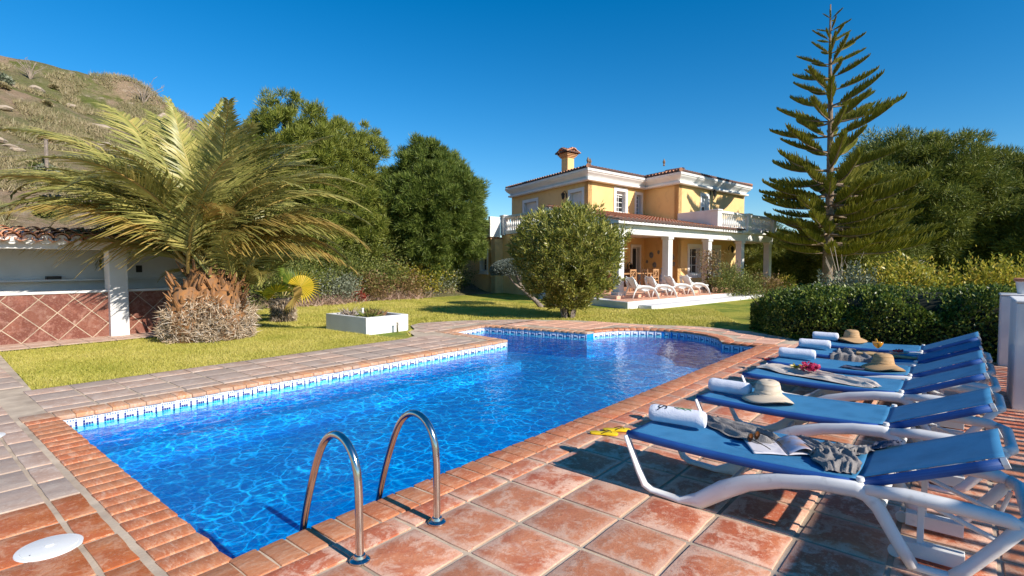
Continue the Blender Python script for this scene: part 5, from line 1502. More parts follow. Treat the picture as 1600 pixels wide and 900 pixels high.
# ---------------- sun loungers ----------------
def sling_mat(name, c1, c2):
    m = bpy.data.materials.new(name); nt, bs = nodes(m)
    co = coords(nt)
    w1 = N(nt, 'ShaderNodeTexWave', wave_type='BANDS', bands_direction='X'); w1.inputs['Scale'].default_value = 60; w1.inputs['Distortion'].default_value = 1.2; w1.inputs['Detail'].default_value = 2
    w2 = N(nt, 'ShaderNodeTexWave', wave_type='BANDS', bands_direction='Y'); w2.inputs['Scale'].default_value = 90
    nt.links.new(co, w1.inputs['Vector']); nt.links.new(co, w2.inputs['Vector'])
    mm = N(nt, 'ShaderNodeMath', operation='MULTIPLY'); nt.links.new(w1.outputs['Fac'], mm.inputs[0]); nt.links.new(w2.outputs['Fac'], mm.inputs[1])
    c = mix(nt, c1, c2, mm.outputs[0])
    nt.links.new(mix(nt, c, tuple(x*.75 for x in c1), ramp(nt, noisef(nt, coords(nt, rnd=True), 5, 4), [(.45,(0,0,0)), (.7,(.7,.7,.7))])), bs.inputs['Base Color'])
    bs.inputs['Roughness'].default_value = .6
    bump(nt, bs, mm.outputs[0], .3, .001)
    t = N(nt, 'ShaderNodeBsdfTranslucent'); t.inputs['Color'].default_value = (*c2, 1)
    ms = N(nt, 'ShaderNodeMixShader'); ms.inputs[0].default_value = .12
    nt.links.new(bs.outputs[0], ms.inputs[1]); nt.links.new(t.outputs[0], ms.inputs[2]); nt.links.new(ms.outputs[0], nt.nodes['Material Output'].inputs[0])
    return m
M['sling'] = sling_mat('blue_sling', (.035,.20,.42), (.11,.36,.60))
M['sling_dark'] = sling_mat('blue_sling_hem', (.010,.07,.30), (.02,.12,.42))
LW = .74
def seat_z(y): return .392 - .018*math.sin(math.pi*min(1, max(0, (1.78-y)/1.36)))
LENG_TH = math.radians(23.5)
def lounger():
    t = thing('sun_lounger', 'x', 'sun lounger', (0,0,0), 'blue sun loungers lined up beside the pool')
    # side frames: foot leg, long arch, knee, rear leg with floor loop
    for s in (-1, 1):
        x = s*(LW/2-.025)
        arch_t = [(1.80,.375), (1.77,.30), (1.70,.14), (1.655,.055), (1.60,.03), (1.40,.018), (1.28,.045), (1.12,.165), (.98,.245), (.80,.305), (.60,.345), (.42,.358), (.36,.34), (.31,.28), (.22,.12), (.155,.018)]
        hgt =    [.012, .014, .018, .022, .018, .022, .055, .060, .052, .046, .044, .046, .044, .036, .032, .03]
        b = MB(); V = []; n = 10
        P = [Vector((x, y, z)) for y, z in arch_t]
        prev = None
        for i, p in enumerate(P):
            a = P[max(0,i-1)]; c = P[min(len(P)-1,i+1)]; tt = (c-a).normalized(); nn = Vector((0, -tt.z, tt.y)).normalized()
            wx = .036 if i < 6 else .027
            for k in range(n):
                an = 2*math.pi*k/n
                V.append(tuple(p + Vector((1,0,0))*math.cos(an)*wx + nn*math.sin(an)*hgt[i]))
        F2 = [(i*n+k, i*n+(k+1)%n, (i+1)*n+(k+1)%n, (i+1)*n+k) for i in range(len(P)-1) for k in range(n)] + [tuple(range(n)), tuple((len(P)-1)*n+k for k in range(n))]
        b.add(V, F2); b.build('side_frame', M['plastic'], t, smooth='all')
        # rear loop: from the knee straight back, down to the floor, and along it
        b = MB()
        b.tube([(x,.37,.365), (x,.2,.385), (x,.0,.382), (x,-.20,.372), (x,-.245,.350)], [.030,.036,.036,.034,.03], 10)
        b.tube([(x,-.25,.36), (x,-.17,.24), (x,-.05,.075), (x,.0,.028)], [.032,.03,.03,.026], 10)
        b.tube([(x,.165,.022), (x,.07,.02), (x,-.01,.026)], .022, 10)
        b.build('rear_frame', M['plastic'], t, smooth='all', weld=False)
        b = MB(); b.lathe([(.018,-.03), (.022,-.012), (.014,0), (.022,.012), (.018,.03)], (0,0,0), 12); me_ = b.mesh('cup_pin', M['plastic'], smooth=True)
        o = link('cup_pin', me_, t, (x-s*.02,.40,.395))
    b = MB()
    b.tube([(-LW/2+.03,-.245,.355), (-LW/2+.12,-.285,.357), (LW/2-.12,-.285,.357), (LW/2-.03,-.245,.355)], .034, 10)
    b.build('rear_crossbar', M['plastic'], t, smooth='all', weld=False)
    b = MB(); b.tube([(-LW/2+.03,.30,.30), (LW/2-.03,.30,.30)], .022, 8); b.build('cross_tube', M['plastic'], t, smooth='all')
    b = MB(); b.tube([(-LW/2+.03,1.15,.13), (LW/2-.03,1.15,.13)], .02, 8); b.build('cross_tube', M['plastic'], t, smooth='all')
    b = MB(); b.tube([(-LW/2+.03,1.775,.355), (LW/2-.03,1.775,.355)], .018, 8); b.build('cross_tube', M['plastic'], t, smooth='all')
    b = MB()
    for x in (-LW/2+.16, LW/2-.16):      # ratchet arms behind the back rest and their floor shoes
        b.box(x-.014, x+.014, .12, .15, .05, .34); b.box(x-.035, x+.035, -.05, .22, .025, .10)
        b.tube([(x,.22,.36), (x,-.20,.20)], .014, 6); b.tube([(x,-.20,.20), (x,-.24,.34)], .012, 6)
        b.build('ratchet_arm', M['plastic'], t, weld=False, bevel=.003); b = MB()
    for s in (-1, 1):
        b = MB(); b.lathe([(.03,-.012), (.034,-.006), (.034,.006), (.03,.012)], (0,0,0), 16); me_ = b.mesh('wheel', M['plastic'], smooth=True)
        o = link('wheel', me_, t, (s*(LW/2-.12), .24, .036)); o.rotation_euler = (0, R(90), 0)
    # seat sling: sags between the two side tubes, wraps over them
    hw = LW/2-.055
    def prof(u):
        a = u*2-1
        x = a*(hw+.0)
        return x, -.012*(1-a*a)
    NU, NV = 13, 36
    def f(u, v):
        x, dz = prof(u); y = 1.785 - v*1.375; return (x, y, seat_z(y)+dz+.008)
    b = MB(); b.grid(f, NU, NV); so = b.build('seat_sling', M['sling'], t, smooth='all', solid=-.004)
    for s in (-1, 1):
        b = MB(); b.tube([(s*(hw+.012), y, seat_z(y)-.012) for y in np.linspace(1.80,.43,14)], .027, 10); b.build('sling_hem', M['sling_dark'] if s < 0 else M['sling'], t, smooth='all')
    # back rest
    ca, sa = math.cos(LENG_TH), math.sin(LENG_TH); BL = .66; yb, zb = .425, .385
    bw = hw-.035
    def g(u, v):
        a = u*2-1; l = v*BL
        return (a*bw, yb - l*ca, zb + l*sa + .012 - .012*(1-a*a))
    b = MB(); b.grid(g, 9, 16); b.build('back_sling', M['sling'], t, smooth='all', solid=-.004)
    for s in (-1, 1):
        x = s*(bw+.012)
        b = MB()
        b.tube([(x, yb-l*ca, zb+l*sa-.018) for l in (0,.15,.35,.55,BL-.01)], .027, 8, flat=1); b.build('back_hem', M['sling_dark'], t, smooth='all')
        b = MB(); q = Vector((x, yb-BL*ca, zb+BL*sa-.018)); b.tube([q+Vector((0,.01*ca,-.01*sa)), q-Vector((0,.014*ca,-.014*sa))], .028, 8); b.build('end_cap', M['plastic'], t, smooth=True)
    return t
proto = lounger()
LX = [3.40, 4.70, 6.0, 6.95, 7.93, 8.93]
Lrot = [.01, .005, -.005, .01, 0, .01]
llab = ['blue sun lounger with the printed rolled towel, magazine and sunglasses, near end of the row',
        'blue sun lounger with a pale cream hat over a rolled towel, second of the row',
        'blue sun lounger with a white garment and pink flower, third of the row',
        'blue sun lounger with a tan hat by its knee bend, fourth of the row',
        'blue sun lounger with the orange drink and grey scarf, next to last of the row',
        'blue sun lounger against the hedge, with a tan hat touching its rolled towel']
for i, x in enumerate(LX):
    o = proto if i == 0 else copy_tree(proto)
    o['label'] = llab[i]
    place(o, (x + LW/2, 0, 0), Lrot[i])
def LC(i): return LX[i] + LW/2

# ---------------- towels, hats and the rest ----------------
M['towel'] = mat('white_towel', (.74,.76,.84), .95, (.66,.68,.78), 20, bmp=.9, bscale=110, bdist=.006)
M['black_ink'] = mat('black_embroidery', (.02,.02,.03), .8); M['green_ink'] = mat('green_embroidery', (.10,.28,.12), .8)
TWG = 'white rolled towels on the loungers'
def towel(x, y, rz, L, r, lab, printed=False, sag=0):
    t = thing('rolled_towel', lab, 'towel', (0,0,0), TWG)
    n = 26; V = []; m = 16
    b = MB()
    for i in range(m+1):
        u = i/m; e = min(1, min(u, 1-u)/.06)**.5
        for k in range(n):
            a = 2*math.pi*k/n
            rr = r*(.86+.14*e)*(1 + .03*noise.noise(Vector((u*5+x, math.cos(a)*1.4, math.sin(a)*1.4))) + .016*math.sin(a*2+u*4))
            sp = 1 - .05*((k/n) if True else 0)
            zz_ = max(-r*.93, rr*sp*math.sin(a))
            V.append((L*(u-.5), rr*sp*math.cos(a), r*.93+zz_ - sag*(u-.5)**2*0))
    b.add(V, [(i*n+k, i*n+(k+1)%n, (i+1)*n+(k+1)%n, (i+1)*n+k) for i in range(m) for k in range(n)])
    b.build('roll', M['towel'], t, smooth='all')
    for s in (-1, 1):      # spiral folds at both ends
        b = MB(); P = []
        for k in range(60):
            a = k*.42; q = r*.12 + r*.74*k/60; P.append((s*(L/2-.006+.010*(1-k/60)), q*math.cos(a), r*.93+q*math.sin(a)))
        b.tube(P, r*.095, 5); b.build('spiral_end', M['towel'], t, smooth='all')
    if printed:
        cu = bpy.data.curves.new('lettering', 'FONT'); cu.body = 'SIS'; cu.size = .095; cu.extrude = .0008
        tmp = bpy.data.objects.new('lettering', cu); COL.objects.link(tmp)
        bpy.context.view_layer.update()
        me_ = bpy.data.meshes.new_from_object(tmp.evaluated_get(bpy.context.evaluated_depsgraph_get())); bpy.data.objects.remove(tmp)
        co = np.zeros(len(me_.vertices)*3); me_.vertices.foreach_get('co', co); co = co.reshape(-1,3)
        # wrap: text runs round the roll, letters lie along it
        ang = math.pi*.28 + co[:,0]/r*1.0; hgt = r*1.012+co[:,2]
        out = np.stack([-.07 - co[:,1]*1.0, -np.cos(ang)*hgt, r*.93+np.sin(ang)*hgt], -1)
        me_.vertices.foreach_set('co', out.astype(np.float32).ravel()); me_.materials.clear(); me_.materials.append(M['black_ink']); me_.name = 'lettering'
        link('lettering', me_, t)
        def arcline(pts, wd, mt, nm):
            b = MB(); b.tube([(px_, -math.cos(a)*r*1.012, r*.93+math.sin(a)*r*1.012) for px_, a in pts], wd, 5); b.build(nm, mt, t, smooth='all')
        arcline([(-.135,.62), (-.12,.9), (-.105,1.2), (-.10,1.45)], .0035, M['black_ink'], 'embroidered_line')
        arcline([(-.02+.0,1.45)]+[(-.02+.014*k, 1.28+.12*math.sin(k*1.9)) for k in range(1,10)], .003, M['green_ink'], 'embroidered_line')
        arcline([(.0+.013*k, 1.5+.06*math.cos(k*2.3)) for k in range(9)], .0025, M['green_ink'], 'embroidered_line')
    place(t, (x, y, .404), rz)
    return t
towel(3.79, 1.585, R(-83), .40, .064, 'rolled white towel with black and green lettering at the near end of the lounger row', printed=True)
towel(5.0, 1.60, R(-92), .36, .062, 'rolled white towel partly under the pale cream hat')
towel(7.40, 1.56, R(-86), .40, .062, 'rolled white towel on the lounger of the tan hat that lies by the knee bend')
towel(8.44, 1.56, R(-86), .38, .062, 'rolled white towel beside the grey scarf, next to last lounger')
towel(9.44, 1.60, R(-88), .34, .060, 'rolled white towel touching the tan hat, in front of the hedge')
def straw(name, c, c2):
    m = bpy.data.materials.new(name); nt, bs = nodes(m); co = coords(nt)
    w = N(nt, 'ShaderNodeTexWave', wave_type='RINGS', rings_direction='Z'); w.inputs['Scale'].default_value = 28; w.inputs['Distortion'].default_value = 3; w.inputs['Detail'].default_value = 3
    nt.links.new(co, w.inputs['Vector'])
    c0 = mix(nt, c, c2, w.outputs['Fac'])
    nt.links.new(c0, bs.inputs['Base Color']); bs.inputs['Roughness'].default_value = .9; bump(nt, bs, w.outputs['Fac'], .5, .003); return m
M['straw_pale'] = straw('pale_straw', (.66,.56,.44), (.52,.42,.31)); M['straw_tan'] = straw('tan_straw', (.52,.33,.17), (.40,.24,.11))
def hat(x, y, rz, s, m, lab, ph, z=.40):
    t = thing('sun_hat', lab, 'hat', (0,0,0), 'sun hats on the loungers')
    def wv(a, r_): return (.020*math.sin(a*2+ph)+.012*math.sin(a*3+ph*2)) * max(0, (r_-.11)/.1)**1.3
    b = MB()
    prof = [(.215,-.004), (.20,.008), (.17,.022), (.14,.034), (.118,.044), (.108,.060), (.103,.095), (.098,.125), (.088,.148), (.066,.160), (.035,.164), (.0001,.162)]
    b.lathe(prof, (0,0,.016), 40, wave=wv); b.build('hat_body', M[m], t, smooth='all', solid=.004)
    b = MB(); b.lathe([(.1105,.050), (.108,.062), (.1058,.075)], (0,0,.016), 40); b.build('hat_band', M[m], t, smooth='all', solid=-.003)
    place(t, (x, y, z), rz, s)
hat(4.98, 1.27, .3, .98, 'straw_pale', 'pale cream straw hat resting against the rolled towel', 1.2)
hat(7.28, .66, 1.0, .98, 'straw_tan', 'tan straw hat lying by the knee bend, away from its lounger\'s towel', 2.4)
hat(9.56, 1.27, 2.0, .96, 'straw_tan', 'tan straw hat against the rolled towel in front of the hedge', .3)
def cloth(name, lab, cat, m, outline, zf, seedc, bumps=.03, freq=9, thick=.003, nu=64, nv=40, group=None, fringe=None):
    """strip of cloth along a centre line [(x,y,width)], rucked into folds"""
    t = thing(name, lab, cat, (outline[0][0], outline[0][1], .4), group)
    P = np.array(outline); ss = np.linspace(0, 1, len(P))
    def f(u, v):
        x = np.interp(u, ss, P[:,0]); y = np.interp(u, ss, P[:,1]); w = np.interp(u, ss, P[:,2])
        du = .02; dx = np.interp(min(1,u+du), ss, P[:,0])-np.interp(max(0,u-du), ss, P[:,0]); dy = np.interp(min(1,u+du), ss, P[:,1])-np.interp(max(0,u-du), ss, P[:,1])
        l = math.hypot(dx, dy) or 1; nx, ny = -dy/l, dx/l
        o = (v-.5)*w*(1+.18*noise.noise(Vector((u*6, v*2, seedc)))); e = .02*noise.noise(Vector((u*9, v*9, seedc+4)))
        wv = 1.6*noise.noise(Vector((u*3, v*1.5, seedc+9)))
        h = bumps*.62*(1.1*(1-abs(2*noise.noise(Vector((u*freq*.22+wv*.3, (v+wv*.12)*4.2, seedc))))) + .35*(1-abs(2*noise.noise(Vector((u*freq*.35, (v+wv*.1)*11, seedc+1))))) + .08*noise.noise(Vector((u*freq*2, v*14, seedc+2))))
        h = max(0, h)
        h *= min(1, 6*min(v, 1-v)+.25)*min(1, 9*min(u, 1-u)+.2)
        X, Y = x+nx*o+e, y+ny*o+e*.5
        return (X, Y, zf(X, Y)+.008+h)
    b = MB(); b.grid(f, nu, nv); b.build('cloth', m, t, smooth='all')
    return t
def on_seat(lx):
    def z(x, y):
        if y < .425: return .385 + (.425-y)/math.cos(LENG_TH)*math.sin(LENG_TH) + .016
        a = abs(x-LC(lx))/(LW/2-.055)
        if a > 1.12: return max(.05, seat_z(y)-.02-(a-1.12)*.9)
        return seat_z(y) + .006
    return z
M['grey_cloth'] = mat('grey_scarf', (.27,.25,.24), .95, (.19,.175,.17), 14, bmp=.9, bscale=120, bdist=.008, col3=(.36,.33,.31), scale3=30)
M['cream_cloth'] = mat('cream_linen', (.62,.56,.50), .9, (.50,.43,.38), 6, bmp=.6, bscale=90, bdist=.005)
M['navy_cloth'] = mat('dark_blue_cloth', (.045,.055,.10), .8, (.07,.085,.14), 8, bmp=.4)
cloth('scarf', 'rumpled grey scarf lying beside the magazine and sunglasses', 'scarf', M['grey_cloth'], [(4.10,1.50,.12), (4.02,1.34,.26), (3.92,1.12,.30), (3.86,.92,.26)], on_seat(0), 1.3, bumps=.055, group='grey scarves on the loungers')
cloth('shawl', 'grey fringed shawl bunched from the far side to the knee bend beyond the magazine', 'shawl', M['grey_cloth'], [(4.02,.86,.12), (3.90,.72,.20), (3.80,.60,.26), (3.66,.54,.26), (3.50,.50,.16)], on_seat(0), 3.9, bumps=.06, freq=12)
cloth('shawl_end', 'x', 'shawl', M['grey_cloth'], [(3.82,.62,.2), (3.95,.52,.18), (4.02,.42,.12)], on_seat(0), 5.2, bumps=.05)
so = [o for o in bpy.data.objects if o.name.startswith('shawl_end')][0]; so.name = 'shawl'; so['label'] = 'loose end of grey fringed cloth between the bunched shawl and the dark garment'; so['category'] = 'shawl'
cloth('garment', 'dark blue folded garment at the knee bend against the raised back', 'garment', M['navy_cloth'], [(4.04,.47,.09), (4.06,.36,.13), (4.05,.26,.07)], on_seat(0), 7.7, bumps=.035, nu=24, nv=14)
cloth('garment', 'white garment spread along the lounger under the pink flower', 'garment', M['cream_cloth'], [(6.52,1.76,.20), (6.50,1.50,.30), (6.44,1.22,.36), (6.36,.98,.30), (6.26,.74,.30), (6.16,.60,.12)], on_seat(2), 9.1, bumps=.055, freq=8, nu=60)
cloth('scarf', 'grey scarf hanging over the side of the lounger with the orange drink', 'scarf', M['grey_cloth'], [(8.62,1.22,.20), (8.42,1.15,.30), (8.20,1.10,.40), (8.02,1.06,.46), (7.88,1.03,.44)], on_seat(4), 11.4, bumps=.06, nu=50, group='grey scarves on the loungers')
cloth('scarf', 'thin patterned cloth under the tan hat by the knee bend', 'scarf', M['navy_cloth'], [(7.24,1.05,.14), (7.22,.9,.2), (7.20,.74,.16)], on_seat(3), 13.4, bumps=.02, nu=20, nv=12)
# magazine: two open pages, one curling over
M['page'] = mat('printed_page', (.70,.66,.68), .4, (.52,.50,.56), 5, lo=.55, hi=.6)
M['photo_page'] = mat('photo_page', (.40,.22,.13), .35, (.30,.36,.52), 6, lo=.42, hi=.55, col3=(.75,.72,.75), scale3=9, lo3=.56, hi3=.6)
mg = thing('magazine', 'open glossy magazine under the sunglasses on the nearest towel\'s lounger', 'magazine', (3.65,.95,.4))
def page(c, ux, uy, w, h, m, curl, lift, nm):
    def f(u, v):
        x = c[0] + ux[0]*u*w + uy[0]*v*h; y = c[1] + ux[1]*u*w + uy[1]*v*h
        return (x, y, seat_z(y)+.014+lift + curl*math.sin(u*math.pi)**1.2 + .003*math.sin(v*5))
    b = MB(); b.grid(f, 14, 8); b.build(nm, m, mg, smooth='all', solid=.003)
ang_ = R(-112); uyv = (math.cos(ang_), math.sin(ang_)); ang2 = R(-22)
dl = R(-150); dv = (math.cos(dl), math.sin(dl)); du_ = R(-62); dw = (math.cos(du_), math.sin(du_))
page((3.80,1.12), dw, dv, .20, .27, M['page'], .004, .0, 'page')
page((3.80+dw[0]*.2, 1.12+dw[1]*.2), dw, dv, .20, .27, M['photo_page'], .045, .003, 'page')
page((3.80+dw[0]*.2, 1.12+dw[1]*.2), dw, dv, .19, .27, M['page'], .010, .001, 'page')
# sunglasses
sg = thing('sunglasses', 'brown round sunglasses lying on the open magazine', 'sunglasses', (0,0,0))
M['lens'] = mat('brown_lens', (.16,.06,.02), .1, spec=.9)
for s in (-1, 1):
    b = MB(); b.tube([(s*.034+.027*math.cos(a), 0, .03+.025*math.sin(a)) for a in np.linspace(0, 2*math.pi, 19)[:-1]], .0028, 6, closed=True); b.build('lens_rim', M['dark_iron'], sg, smooth='all')
    b = MB(); b.lathe([(.026,0), (.018,.003), (.0001,.005)], (0,0,0), 18); me_ = b.mesh('lens', M['lens'], smooth='all'); o = link('lens', me_, sg, (s*.034, 0, .03)); o.rotation_euler = (R(90),0,0)
    b = MB(); b.tube([(s*.062,0,.038), (s*.068,.05,.030), (s*.066,.11,.016), (s*.060,.135,.004)], .0026, 5); b.build('temple', M['dark_iron'], sg, smooth='all')
b = MB(); b.tube([(-.009,0,.036), (0,0,.042), (.009,0,.036)], .0026, 5); b.build('bridge', M['dark_iron'], sg)
place(sg, (3.72,1.03,.412), R(165), 1.15)
# pink flower with leaves on the white garment
fl = thing('bougainvillea_sprig', 'bright pink flower sprig with green leaves on the white garment', 'flower', (6.42,1.22,.45))
M['pink'] = leafmat('pink_petal', [(.35,.01,.05), (.55,.02,.10), (.66,.10,.20)], trans=.3, nscale=20)
n = 150; C = rng.normal(size=(n,3)).clip(-1.6,1.6)*np.array([.04,.045,.02])+np.array([0,0,.02]); D = rand_dirs(n); D[:,2] = np.abs(D[:,2])
link('petals', leaf_mesh('petals', C, D, .042, .034, M['pink']), fl)
n = 26; C = rng.normal(size=(n,3))*np.array([.03,.05,.012])+np.array([.02,.11,.0]); D = rand_dirs(n); D[:,2] = np.abs(D[:,2])*.6
link('leaves', leaf_mesh('leaves', C, D, .06, .028, M['shrub_y']), fl)
# board, drink, fruit
sb = thing('serving_board', 'pale wooden serving board with a slotted handle under the orange drink', 'serving board', (0,0,0))
b = MB()
outl = [(-.2,-.11), (.16,-.11), (.2,-.07), (.22,-.045), (.38,-.045), (.40,-.025), (.40,.025), (.38,.045), (.22,.045), (.2,.07), (.16,.11), (-.2,.11), (-.24,.07), (-.24,-.07)]
b.prism(outl, 0, .022); bo = b.build('board', mat('pale_board', (.62,.42,.20), .5, (.52,.33,.14), 12), sb, bevel=.004)
b = MB(); b.box(.27,.35,-.012,.012,.0215,.0235); b.build('handle_slot', M['dark_iron'], sb)
place(sb, (8.30,.80,.402), R(-93), 1.0)
gl_ = thing('cocktail_glass', 'stemmed glass of orange juice standing on the wooden board', 'glass', (0,0,0))
M['clear'] = bpy.data.materials.new('clear_glass'); nt, bs = nodes(M['clear']); nt.nodes.remove(bs)
_t = N(nt, 'ShaderNodeBsdfTransparent'); _g = N(nt, 'ShaderNodeBsdfGlossy'); _g.inputs['Roughness'].default_value = .03; _m = N(nt, 'ShaderNodeMixShader'); _m.inputs[0].default_value = .12
nt.links.new(_t.outputs[0], _m.inputs[1]); nt.links.new(_g.outputs[0], _m.inputs[2]); nt.links.new(_m.outputs[0], nt.nodes['Material Output'].inputs[0])
M['juice'] = mat('orange_juice', (.85,.36,.01), .3)
b = MB(); b.lathe([(.036,0), (.034,.004), (.005,.008), (.005,.05), (.012,.058), (.045,.085), (.062,.12), (.066,.145)], (0,0,0), 24); b.build('glass_bowl', M['clear'], gl_, smooth='all')
b = MB(); b.lathe([(.010,.060), (.042,.087), (.059,.12), (.062,.138), (.0001,.138)], (0,0,0), 24); b.build('juice', M['juice'], gl_, smooth=True)
b = MB(); b.lathe([(.03,-.003), (.03,.003)], (0,0,0), 18); me_ = b.mesh('orange_slice', mat('orange_peel', (.80,.45,.03), .4)); o = link('orange_slice', me_, gl_, (.05,.02,.148)); o.rotation_euler = (R(80),0,.5)
place(gl_, (8.36,.82,.424), 0, 1.0)
pf = thing('fruit_plate', 'shallow dish of red fruit on the wooden board beside the drink', 'fruit plate', (0,0,0))
b = MB(); b.lathe([(.05,0), (.09,.012), (.11,.03), (.106,.03), (.085,.016), (.0001,.01)], (0,0,0), 24); b.build('dish', mat('pink_dish', (.72,.45,.38), .4), pf, smooth='all')
M['berry'] = mat('red_fruit', (.55,.02,.03), .3, (.38,.01,.02), 20)
b = MB(); b.lathe([(.0001,-.014), (.011,-.008), (.015,0), (.011,.009), (.0001,.014)], (0,0,0), 8); bme = b.mesh('strawberry', M['berry'], smooth='all')
for i in range(22):
    a = random.uniform(0,6.28); r_ = random.uniform(0,.08); link('strawberry', bme, pf, (r_*math.cos(a), r_*math.sin(a), .028+random.uniform(0,.018)))
place(pf, (8.44,.60,.424), 0, 1.0)
# flip-flops
def flipflop(x, y, z, rz, m, mk2, lab, cat='flip-flop', grp=None):
    t = thing('flip_flop', lab, cat, (0,0,0), grp)
    o_ = [(-.125,.0), (-.118,.028), (-.08,.036), (-.02,.033), (.04,.040), (.09,.046), (.125,.032), (.135,.0), (.122,-.034), (.08,-.042), (.02,-.032), (-.06,-.034), (-.11,-.030)]
    b = MB(); b.prism(o_, 0, .018); b.build('sole', m, t, bevel=.004, smooth=True)
    b = MB(); b.tube([(.075,.002,.018), (.065,.002,.036), (.03,.022,.034), (-.015,.036,.016)], .0042, 6); b.tube([(.065,.002,.036), (.03,-.02,.034), (-.015,-.034,.016)], .0042, 6); b.build('strap', mk2, t, smooth='all', weld=False)
    place(t, (x,y,z), rz)
ye = mat('yellow_rubber', (.78,.58,.01), .5, (.70,.48,.01), 10); re_ = mat('red_rubber', (.55,.03,.03), .5); dkr = mat('dark_strap', (.10,.07,.01), .5)
flipflop(4.30, 2.505, .010, R(-62), ye, dkr, 'yellow flip-flop lying on the tiles further from the lounger', grp='yellow flip-flops by the pool')
flipflop(4.46, 2.46, .012, R(-52), ye, dkr, 'yellow flip-flop lying on the tiles nearer the lounger frame', grp='yellow flip-flops by the pool')
flipflop(9.30, 2.33, .010, R(60), re_, re_, 'red flip-flop on the tiles at the foot of the far loungers, nearer the water', grp='red flip-flops by the far loungers')
flipflop(9.36, 2.23, .010, R(70), re_, re_, 'red flip-flop on the tiles at the foot of the far loungers, nearer the hedge', grp='red flip-flops by the far loungers')

# ---------------- furniture on the porch ----------------
def recliner():
    t = thing('recliner_chair', 'x', 'chair', (0,0,0), 'white moulded recliners on the terrace')
    def shell(u, v):
        P = [(-.50,.76), (-.40,.62), (-.28,.44), (-.16,.31), (-.02,.25), (.14,.28), (.30,.35), (.42,.36), (.46,.31)]
        k = u*(len(P)-1); i = min(int(k), len(P)-2); f = k-i
        x = P[i][0]*(1-f)+P[i+1][0]*f; z = P[i][1]*(1-f)+P[i+1][1]*f
        a = v*2-1; w = .30 - .06*(max(0, u-.0)*(1-u)) - (.05 if u < .1 else 0)
        return (x, a*w, z + .05*a*a)
    b = MB(); b.grid(shell, 17, 9); b.build('seat_shell', M['white'], t, smooth='all', solid=.02)
    for s in (-1, 1):
        b = MB(); y = s*.33
        b.tube([(-.52,y,.0), (-.46,y,.22), (-.36,y,.40), (-.16,y*1.02,.44), (.10,y*1.02,.42), (.28,y,.36), (.40,y,.22), (.50,y,.0)], [.03,.05,.085,.09,.085,.07,.05,.03], 8, flat=.45)
        b.tube([(-.36,y,.40), (-.42,y*.95,.56), (-.47,y*.9,.72)], [.08,.07,.05], 8, flat=.45)
        b.build('arm_leg', M['white'], t, smooth='all', weld=False)
    return t
rp_ = recliner()
rl = ['white moulded recliner nearest the front porch column', 'second white moulded recliner along the terrace', 'third white moulded recliner along the terrace', 'white moulded recliner nearest the flowering shrubs']
for i, (xc, d) in enumerate(((4.85,20.05), (5.80,21.0), (6.80,21.95), (7.78,22.9))):
    o = rp_ if i == 0 else copy_tree(rp_)
    o['label'] = rl[i]; X, Y, _ = CW(xc, d); place(o, (X, Y, .23), R(-36), 1.05)
def dining_chair():
    t = thing('dining_chair', 'x', 'chair', (0,0,0), 'wooden dining chairs on the porch')
    b = MB(); b.box(-.22,.22,-.22,.22,.42,.455); b.build('seat', M['wood'], t, bevel=.006)
    for x in (-.2,.2):
        b = MB(); b.box(x-.02,x+.02,.18,.22,0,.42); b.build('leg', M['wood'], t)
        b = MB(); b.box(x-.02,x+.02,-.22,-.18,0,.95); b.build('leg', M['wood'], t)
    b = MB(); b.box(-.18,.18,-.215,-.185,.88,.94); b.box(-.18,.18,-.215,-.185,.56,.60)
    b.tube([(-.18,-.2,.60), (.18,-.2,.88)], .014, 6); b.tube([(.18,-.205,.60), (-.18,-.205,.88)], .014, 6); b.tube([(0,-.2,.60), (0,-.2,.88)], .012, 6)
    b.build('backrest', M['wood'], t, weld=False)
    return t
dc = dining_chair(); first = True
ct, cw_ = 2.75, 2.2
spots = [(ct-1.35,cw_-.72,0), (ct-.45,cw_-.75,0), (ct+.45,cw_-.72,0), (ct+1.3,cw_-.75,0), (ct-1.2,cw_+.75,1), (ct-.3,cw_+.75,1), (ct+.7,cw_+.75,1), (ct+2.0,cw_,2)]
cl_ = ['wooden dining chair nearest the left end of the porch table, backed to the lawn', 'wooden dining chair on the lawn side of the table, second from its left end', 'wooden dining chair on the lawn side of the table, third from its left end', 'wooden dining chair on the lawn side beside the second porch column',
       'wooden dining chair against the wall side, left end of the table', 'wooden dining chair against the wall side, middle of the table', 'wooden dining chair against the wall side, right end of the table', 'wooden dining chair at the head of the table near the columns']
for (tt_, ww_, side), lab in zip(spots, cl_):
    o = dc if first else copy_tree(dc); first = False
    o['label'] = lab; p = HP(tt_, ww_, .346); place(o, p, R(-7) + (0, math.pi, math.pi/2)[side])
tb = thing('dining_table', 'long wooden dining table laid under the tiled porch', 'table', (0,0,0))
b = MB(); b.box(-1.6,1.6,-.45,.45,.72,.76); b.build('table_top', M['wood'], tb, bevel=.01)
for x in (-1.5,1.5):
    for y in (-.38,.38): b = MB(); b.box(x-.04,x+.04,y-.04,y+.04,0,.72); b.build('leg', M['wood'], tb)
place(tb, HP(ct, cw_, .346), R(-7))
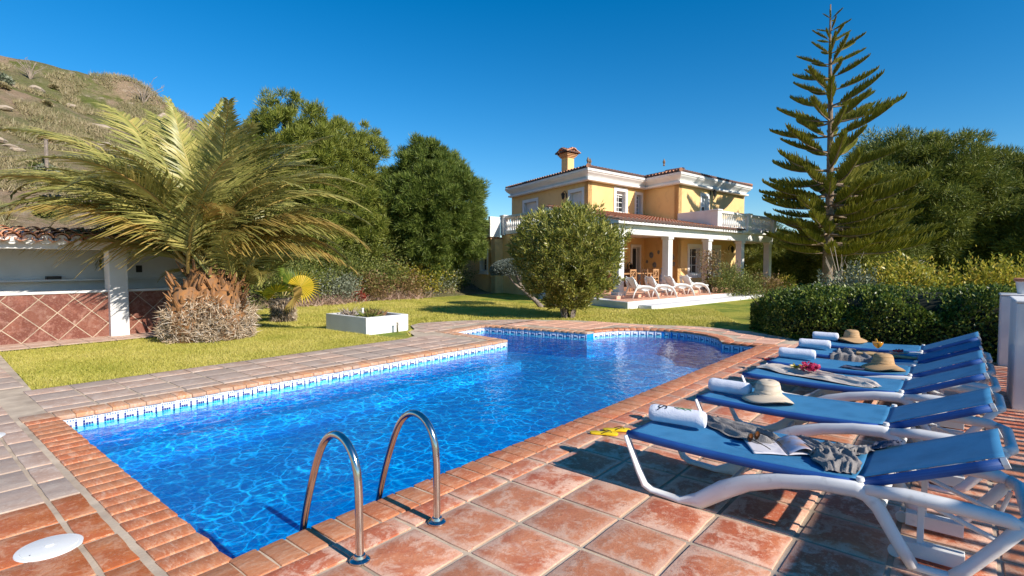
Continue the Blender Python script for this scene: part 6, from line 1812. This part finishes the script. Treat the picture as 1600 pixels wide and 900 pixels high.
t = thing('sideboard', 'dark wooden sideboard against the porch wall behind the dining chairs', 'sideboard', HP(5.2,4.5,.346))
b = MB(HP); b.box(4.5,6.0,4.35,4.80,.36,1.2); b.build('cabinet', mat('dark_wood', (.07,.035,.02), .5), t, bevel=.01)
b = MB(HP); b.box(4.45,6.05,4.30,4.82,1.201,1.25); b.build('top', mat('dark_wood_top', (.08,.04,.025), .4), t)
t = thing('ceramic_vase', 'tall blue and white ceramic vase beside the second porch column', 'vase', HP(5.6,1.9,.346))
c = HP(5.6,1.9,.346)
b = MB(); b.lathe([(.11,0), (.16,.12), (.2,.35), (.18,.6), (.10,.78), (.09,.9), (.14,.98), (.13,.98), (.0001,.9)], c, 14); b.build('body', mat('blue_white_glaze', (.55,.62,.70), .25, (.08,.16,.38), 6), t, smooth='all')
# plates on the side wall of the porch
pm1 = mat('painted_plate', (.30,.30,.26), .35, (.08,.14,.30), 14, rnd=False, col3=(.55,.40,.12), scale3=20); 
pls = [(4.30,1.98,.17,'large painted plate high on the shaded porch wall'), (4.05,1.45,.16,'large painted plate low on the shaded porch wall'), (4.62,1.62,.09,'small painted plate left of the two large ones'), (3.75,2.12,.10,'small painted plate at the top right of the plate group'),
       (2.75,1.85,.15,'painted plate right of the second porch column, upper one'), (2.65,1.50,.11,'painted plate right of the second porch column, lower one')]
for w_, z_, r_, lab in pls:
    b = MB(); b.lathe([(r_,0), (r_*.7,.02), (.0001,.012)], (0,0,0), 18); me_ = b.mesh('wall_plate', pm1, smooth='all')
    p = HP(7.57, w_, z_); nrm = Vector(CW(-.884,.4)) ; nrm.z = 0
    q = Vector(HP(7.57,2.4,0)); q2 = Vector(HP(7.57,4.8,0)); d_ = (q2-q).normalized(); nn = Vector((-d_.y, d_.x, 0))
    if (Vector((0,0,0))-q).dot(nn) < 0: nn = -nn
    o = link('wall_plate', me_, None, Vector(p)+nn*.006); o.rotation_euler = nn.to_track_quat('Z','Y').to_euler()
    tag(o, lab, 'plate', 'painted plates on the porch wall')
